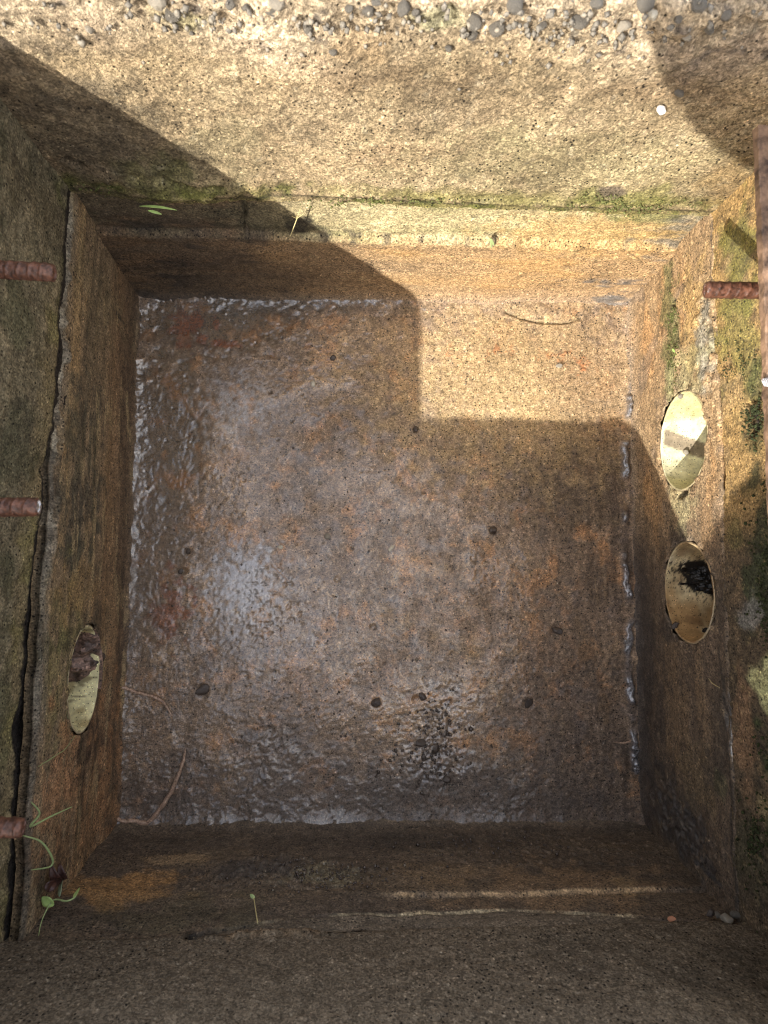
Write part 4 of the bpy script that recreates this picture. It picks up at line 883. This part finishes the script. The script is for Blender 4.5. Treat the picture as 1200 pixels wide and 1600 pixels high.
def tube_obj(name, pts, radii, mat, label=None, cat=None, group=None, parent=None, **k):
    me = tube(pts, radii, **k); me.materials.append(mat); o = link(name, me, parent)
    if parent: o.matrix_parent_inverse = Matrix.Translation(parent.location).inverted()
    if label: tag(o, label, cat, group)
    return o
fp = lambda L, h=.002: [at_z(u, v, 0)+np.array([0, 0, h]) for u, v in L]
tube_obj('root', [on(box['left'], 186, 1072, -.004)]+fp([(200,1075),(222,1083),(240,1087),(255,1095),(262,1104),(270,1117)], .0038), [.0021,.0022,.0018,.0017,.0015,.0011,.0006], M_ROOT, 'upper thin root creeping over the floor from the left wall', 'root', 'roots on the pit floor', wob=.0004, seed=2)
tube_obj('root', fp([(183,1276),(196,1281),(212,1280),(232,1283),(250,1264),(266,1240),(278,1215),(287,1190),(292,1168)], .0042), [.0023,.0024,.0024,.0026,.0025,.0024,.0022,.0018,.0007], M_ROOT, 'long curved root on the floor at the lower left corner', 'root', 'roots on the pit floor', wob=.0005, seed=3)
tube_obj('root', fp([(958,1158),(972,1160),(986,1157),(996,1159)], .0025), [.0005,.0012,.0012,.001], M_ROOT, 'short root on the floor beside the right wall', 'root', 'roots on the pit floor', wob=.0003, seed=4)
tube_obj('twig', fp([(424,882),(438,896),(452,908)], .001), [.0005,.0007,.0004], M_ROOT, 'fine straight twig on the wet floor beside the bright puddle', 'twig', wob=.0001)
def leaf(name, base, tip, width, mat, parent, bend=.15, nrm=(0, 0, 1)):
    b_, t_ = Vector([float(q) for q in base]), Vector([float(q) for q in tip]); d = t_-b_; n_ = Vector(nrm).normalized(); s = d.cross(n_).normalized(); V = []; F = []
    N_ = 9
    for i in range(N_):
        t = i/(N_-1); wd = width*math.sin(PI*min(1, t*.93+.05))**.8; c_ = b_+d*t+n_*bend*d.length*math.sin(PI*t)
        for j in (-1, -.5, 0, .5, 1): V.append(tuple(c_+s*wd*j-n_*wd*.25*(1-abs(j))))
    for lay in (0, 1):
        for i in range(N_-1):
            for j in range(4): a = i*5+j; F.append((a, a+1, a+6, a+5))
        break
    me = bpy.data.meshes.new(name); me.from_pydata(V, [], F); me.materials.append(mat)
    for p in me.polygons: p.use_smooth = True
    o = link(name, me, parent); o.matrix_parent_inverse = Matrix.Translation(parent.location).inverted()
    md = o.modifiers.new('thick', 'SOLIDIFY'); md.thickness = .00025; return o
BL_, UL, UB = box['left'], upw['left'], upw['bottom']
def plant(name, p, label, cat='seedling', group='green seedlings growing from the joints'):
    e = empty(name, p); tag(e, label, cat, group); return e
# tall stems from the joint at lower left
BB = box['bottom']
p0 = on(BL_, 42, 1288, .004); s1 = plant('seedling', p0, 'forked green stem growing from the left joint beside the lowest rebar stub')
tube_obj('stem', [on(BL_, 24, 1254, .012), on(BL_, 34, 1272, .014), p0+np.array([.001, 0, .004]), on(BL_, 60, 1275, .012), on(BL_, 76, 1262, .02)], [.0004,.0008,.001,.0008,.0003], M_STEM, parent=s1)
p0 = on(BL_, 28, 1306, .004); s2 = plant('seedling', p0, 'hooked pale green stem hanging under the lowest rebar stub on the left')
tube_obj('stem', [p0, on(BL_, 40, 1316, .012), on(BL_, 50, 1340, .016), on(BL_, 52, 1355, .014), on(BL_, 33, 1360, .008)], [.0005,.0008,.0009,.0008,.0004], M_STEM, parent=s2)
p0 = on(BB, 68, 1458, .004) if False else on(box['bottom'], 95, 1450, .003)
s3 = plant('seedling', p0, 'seedling with one round and one oval leaf in the lower left corner')
j = on(box['bottom'], 82, 1436, .016); tip = on(box['bottom'], 120, 1427, .020)
tube_obj('stem', [on(box['bottom'], 60, 1466, .002), on(box['bottom'], 66, 1450, .008), j, on(box['bottom'], 102, 1441, .018), on(box['bottom'], 115, 1437, .019), tip], [.0003,.0004,.0007,.0008,.0008,.0006], M_STEM, parent=s3)
leaf('leaf', j+np.array([.001, -.004, .001]), j+np.array([-.009, .004, .002]), .0045, M_LEAF, s3, .1)
leaf('leaf', on(box['bottom'], 92, 1431, .017), on(box['bottom'], 96, 1408, .022), .0034, M_LEAF2, s3, .1)
leaf('leaf', on(box['bottom'], 113, 1438, .019), on(box['bottom'], 123, 1424, .021), .0016, M_LEAF, s3, .1)
p0 = on(UB, 403, 1443, .002); s4 = plant('seedling', p0, 'tiny pale sprout standing in the cracked joint of the front wall')
tube_obj('stem', [p0, p0+np.array([.0005, .003, .006]), on(box['bottom'], 396, 1413, .007)], [.0004,.0005,.0004], M_STRAW, parent=s4)
leaf('leaf', on(box['bottom'], 398, 1415, .007), on(box['bottom'], 390, 1413, .009), .0018, M_STEM, s4)
BT, UT = box['top'], upw['top']
p0 = on(UT, 218, 306, .010); s5 = plant('seedling', p0, 'green grass blade lying along the shaded ledge at upper left')
leaf('leaf', p0, on(UT, 278, 299, .018), .0012, M_LEAF, s5, .06); leaf('leaf', on(UT, 232, 306, .014), on(UT, 254, 309, .016), .0014, M_LEAF, s5, .05)
p0 = on(BT, 766, 372, .000); s6 = plant('seedling', p0, 'tiny bright green seedling on the sunlit ledge')
for dx, dy in ((-8, 3), (6, 4), (0, -8), (2, 8)): leaf('leaf', p0, on(BT, 766+dx, 372+dy, .006), .0012, M_STEM, s6, .1)
p0 = on(box['right'], 1059, 551, .003); s7 = plant('seedling', p0, 'tiny green shoot in the mossy groove above the sunlit pipe')
leaf('leaf', p0, on(box['right'], 1060, 545, .007), .0012, M_LEAF, s7); leaf('leaf', p0, on(box['right'], 1064, 556, .006), .001, M_LEAF, s7)
st = empty('dry_straw', on(UT, 464, 330, .006)); tag(st, 'forked dry straw hanging over the ledge at the edge of the shadow', 'straw')
tube_obj('stalk', [on(UT, 470, 313, .008), on(UT, 464, 330, .008), on(BT, 454, 351, .012)], [.0003,.0005,.0004], M_STRAW, parent=st)
for q in ((462,316),(475,318),(456,322)): tube_obj('twiglet', [on(UT, 464, 329, .008), on(UT, *q, .010)], [.0004,.0002], M_STRAW, parent=st)
tube_obj('grass_thread', [on(BL_, 113, 1150, .002), on(BL_, 92, 1170, .006), on(BL_, 72, 1182, .007), on(BL_, 52, 1198, .004)], [.0002,.0003,.0004,.0003], M_STEM, 'thin green thread hanging below the pipe in the left wall', 'grass', wob=.0002)
tube_obj('grass_thread', [on(box['right'], 1112, 1060, .003), on(box['right'], 1122, 1068, .005), on(box['right'], 1132, 1075, .004)], [.0002,.0003,.0002], M_STRAW, 'thin dry thread on the right wall below the stained pipe', 'grass')
dl_ = empty('dead_leaf', on(BL_, 76, 1370, .004)); tag(dl_, 'crumpled dark brown dead leaf stuck in the lower left corner', 'leaf')
for i, (q0, q1) in enumerate((((62,1388),(88,1368)),((70,1352),(84,1372)),((58,1384),(76,1380)),((80,1350),(90,1374)),((60,1395),(72,1372)))):
    leaf('leaf_piece', on(BL_, *q0, .004+.001*i), on(BL_, *q1, .008), .004, M_BARK, dl_, .35, (.4, .3*(-1)**i, 1))

# --------------------- rebar stubs
def rebar_mesh(L, r, seed, tilt=0.):
    k, n = 40, 150; x = np.linspace(0, L, n); t = np.arange(k)/k*2*PI; X, T = np.meshgrid(x, t, indexing='ij')
    ph = (X/.0078*2*PI+T*1.0) ; rib = np.clip(np.cos(ph), 0, 1)**3*(np.abs(np.sin(T)) > .22)
    lng = np.exp(-((np.abs(np.abs(T-PI)-PI/2*0) % PI)/.16)**2)
    R = r*(1+.085*rib+.06*(lng+np.exp(-((T-PI)/.16)**2)))*(1-.25*np.exp(-(L-X)/.0009))+.00035*fbm(X, T*r, 300, 4, seed)
    V = np.stack([X+.0008*np.sin(T)*(X > L*.98), R*np.cos(T), R*np.sin(T)], -1).reshape(-1, 3); F = []
    i = np.arange(n-1)[:, None]; j = np.arange(k)[None, :]; j2 = (j+1) % k
    F = np.stack([(i*k+j).ravel(), (i*k+j2).ravel(), ((i+1)*k+j2).ravel(), ((i+1)*k+j).ravel()], 1)
    return V, F, k, n
def rebar(p_end, x_wall, label, seed, cut_mat=None, group='sawn-off rusty rebar stubs', r=.0060, lab_cut=None):
    sgn = 1 if x_wall < p_end[0] else -1; L = abs(p_end[0]-x_wall)+.02
    V, F, k, n = rebar_mesh(L, r, seed); e = empty('rebar_stub', (x_wall-sgn*.02, p_end[1], p_end[2]), (0 if sgn > 0 else PI)+{86: -.03, 61: .02, 37: -.015}.get(seed, .01)); tag(e, label, 'rebar', group)
    o = link('bar', mesh_np('bar', V, F, True, M_RUST), e)
    # rough cut end
    ring = V[(n-1)*k:]; c_ = ring.mean(0); mid = c_+(ring-c_)*.55+np.array([.0005, 0, 0])*np.random.RandomState(seed).randn(k, 1)
    VV = np.concatenate([ring, mid, [c_+np.array([.0006, 0, 0])]]); i = np.arange(k); j = (i+1) % k
    me = bpy.data.meshes.new('cut_end'); me.from_pydata([tuple(v) for v in VV], [], [(int(a), int(b), int(k+b), int(k+a)) for a, b in zip(i, j)]+[(int(k+a), int(k+b), 2*k) for a, b in zip(i, j)])
    me.materials.append(cut_mat or M_RUST); o2 = link('cut_end', me, e)
    if lab_cut: o2['label'] = lab_cut
    return e
ZB = .32
xl_ = lambda y: np.interp(y, [S0['BL'][1], S0['TL'][1]], [S0['BL'][0], S0['TL'][0]]); xr_ = lambda y: np.interp(y, [S0['BR'][1], S0['TR'][1]], [S0['BR'][0], S0['TR'][0]])
for (u, v, lab, cm, lc) in ((86, 421, 'rusty rebar stub highest in the photo on the left wall', None, None), (61, 795, 'middle rusty rebar stub on the left wall, its sawn end shining', M_CUT, 'bright shining sawn end'), (37, 1290, 'lowest rusty rebar stub on the left wall, above the hooked stem', None, None)):
    p = at_z(u, v, ZB); rebar(p, xl_(p[1])+.0, lab, int(u), cm, lab_cut=lc)
p = at_z(1101, 451, .302); rebar(p, xr_(p[1]), 'sunlit rusty rebar stub on the right wall, reaching out from under the steel angle', 9, r=.0060)

# --------------------- rusty steel angle along the right rim
pA = at_z(1175, 205, .345); pB = at_z(1198, 800, .345)
fr = empty('steel_angle', pA); tag(fr, 'long rusty steel angle lining the rim of the right wall', 'steel angle')
def prism_strip(name, x0, x1, z0, z1, yA, yB, slope, parent, mat, bev=.0006, nseg=140, seed=1, jag=.0003):
    """bar of rectangular section running along y with slightly pitted faces"""
    V = []; F = []; sec = [(x0+bev, z0), (x1-bev, z0), (x1, z0+bev), (x1, z1-bev), (x1-bev, z1), (x0+bev, z1), (x0, z1-bev), (x0, z0+bev)]; r = np.random.RandomState(seed)
    for i in range(nseg+1):
        y = yA+(yB-yA)*i/nseg; dx = slope*(y-yA); w_ = r.randn(8)*jag
        for q, (x, z) in enumerate(sec): V.append((x+dx+w_[q], y, z+w_[(q+3) % 8]))
    for i in range(nseg):
        for q in range(8): F.append((i*8+q, i*8+(q+1) % 8, i*8+8+(q+1) % 8, i*8+8+q))
    F.append(tuple(range(8))[::-1]); F.append(tuple(nseg*8+q for q in range(8)))
    me = bpy.data.meshes.new(name); me.from_pydata(V, [], F); me.materials.append(mat)
    for p in me.polygons: p.use_smooth = False
    o = link(name, me, parent); o.matrix_parent_inverse = Matrix.Translation(parent.location).inverted()
    return o
sl_ = (pB[0]-pA[0])/(pB[1]-pA[1])
prism_strip('flange', pA[0], xr_(pA[1])+.012, .345, .351, pA[1], S0['BR'][1]+.02, sl_, fr, M_STEEL)
prism_strip('web', xr_(pA[1])-.018, xr_(pA[1])-.012, .3512, .405, pA[1], S0['BR'][1]+.02, sl_, fr, M_STEEL, seed=2)
o = link('weld_bead', lump(5, M_CUT), fr); o.matrix_parent_inverse = Matrix.Translation(fr.location).inverted(); q = at_z(1197, 597, .352); o.location = Vector([float(z) for z in q]); o.scale = (.003, .004, .002); o['label'] = 'shiny weld bead'

# --------------------- the photographer, crouching at the rim behind the lens, and the phone held over the pit
def skin(name, verts, edges, radii, mat, parent=None, sub=2):
    me = bpy.data.meshes.new(name); me.from_pydata(verts, edges, []); o = link(name, me, parent)
    o.modifiers.new('skin', 'SKIN'); sv = me.skin_vertices[0].data
    for i, r in enumerate(radii): sv[i].radius = (r, r) if not isinstance(r, tuple) else r; sv[i].use_root = (i == 0)
    md = o.modifiers.new('sub', 'SUBSURF'); md.levels = sub; md.render_levels = sub; me.materials.append(mat); return o
M_SKIN = mat_simple('skin', (.36,.21,.14), .5, 0, .08, 80, .0001); M_CLOTH = mat_simple('dark_trousers', (.05,.055,.07), .9, 0, .2, 300, .0004); M_SHIRT = mat_simple('work_shirt', (.13,.12,.10), .9, 0, .2, 300, .0004); M_HAIR = mat_simple('dark_hair', (.03,.02,.015), .6, 0, .3, 400, .001)
M_PHONE = mat_simple('black_phone', (.02,.02,.022), .15, 0, .1, 50, .00001); M_BOOT = mat_simple('leather_boot', (.06,.04,.025), .6, 0, .3, 100, .0005)
per = empty('person', (.12, -.6, ZR)); tag(per, 'person in dark trousers crouching over the rim, holding a phone above the pit', 'person')
def pch(o): o.matrix_parent_inverse = Matrix.Translation(per.location).inverted()
hip = (.17,-.90,1.02); che = (.10,-.66,1.30); nk = (.06,-.52,1.44); hd = (.04,-.42,1.50)
body = skin('body', [che, nk, (.05,-.47,1.47), (.04,-.42,1.56), (.03,-.36,1.50),
                     (-.10,-.62,1.33), (-.16,-.60,1.08), (-.06,-.38,.87), (-.095,-.30,.79),
                     (.28,-.60,1.33), (.42,-.52,1.08), (.40,-.50,.90)],
            [(0,1),(1,2),(2,3),(3,4),(0,5),(5,6),(6,7),(7,8),(0,9),(9,10),(10,11)], [.09,.055,.055,.10,.085,.055,.042,.034,.03,.055,.042,.032], M_SKIN, per); pch(body)
# hand: palm and five fingers closing on the lower end of the phone
pal = [(-.10,-.295,.785),(-.132,-.225,.772),(-.155,-.155,.782),(-.150,-.095,.788)]
hv = list(pal); he = [(0,1),(1,2),(2,3)]; hr_ = [.030,.040,.043,.036]
hand = skin('hand', hv, he, hr_, M_SKIN, per); pch(hand)
for i, (dx, ln) in enumerate(((-.166,.060),(-.150,.072),(-.132,.074),(-.112,.060))):
    f_ = skin('finger', [(dx+.010,-.130,.775),(dx+.000,-.115,.772),(dx+.004,-.125+ln*.5,.770),(dx+.020,-.125+ln*.9,.764)], [(0,1),(1,2),(2,3)], [.010,.0095,.0085,.007], M_SKIN, per, 1); pch(f_)
f_ = skin('thumb', [(-.105,-.195,.770),(-.078,-.170,.770),(-.052,-.145,.767),(-.038,-.120,.762)], [(0,1),(1,2),(2,3)], [.013,.012,.010,.008], M_SKIN, per, 1); pch(f_)
hair = skin('hair', [(.045,-.44,1.585),(.04,-.47,1.55)], [(0,1)], [.095,.09], M_HAIR, per); pch(hair)
sh = skin('shirt', [hip, (.14,-.80,1.17), che, (.07,-.56,1.39), (-.10,-.62,1.33), (-.155,-.60,1.12), (.28,-.60,1.33), (.40,-.53,1.12)], [(0,1),(1,2),(2,3),(2,4),(4,5),(2,6),(6,7)], [.15,.155,.15,.07,.075,.06,.075,.06], M_SHIRT, per); pch(sh)
KN = (-.098,-.580,.775); AN = (.01,-.535,.50)
tr = skin('trousers', [hip, (.08,-.86,.98), KN, (-.042,-.565,.64), AN, (.28,-.90,.98), (.42,-.62,.82), (.42,-.70,.50)], [(0,1),(1,2),(2,3),(3,4),(0,5),(5,6),(6,7)], [.15,.11,.072,.062,.05,.11,.075,.055], M_CLOTH, per); pch(tr)
for (x, y) in ((.035,-.52), (.42,-.66)):
    b_ = skin('boot', [(x,y-.06,ZR+.05),(x+.005,y,ZR+.05),(x+.01,y+.07,ZR+.04),(x+.01,y+.12,ZR+.03)], [(0,1),(1,2),(2,3)], [(.04,.045),(.042,.045),(.045,.035),(.04,.026)], M_BOOT, per); pch(b_)
import bmesh
bm = bmesh.new(); bmesh.ops.create_cube(bm, size=1.); bmesh.ops.scale(bm, vec=(.072,.148,.008), verts=bm.verts); bmesh.ops.bevel(bm, geom=[e_ for e_ in bm.edges if abs((e_.verts[0].co-e_.verts[1].co).z) > .004], offset=.01, segments=5, affect='EDGES')
me = bpy.data.meshes.new('phone_body'); bm.to_mesh(me); bm.free(); me.materials.append(M_PHONE)
ph = empty('phone', (-.055,-.066,.7440)); tag(ph, 'black phone held level over the pit by the person', 'phone'); link('phone_body', me, ph)
stone('shadow_lump', (-.070, -.352, ZR+.006), .021, M_STONE_G, 3, 'unseen lump added on the front rim to notch the sun patch', 'shadow caster', stretch=1.5)  # out of view, added to cast the notch in the sun patch
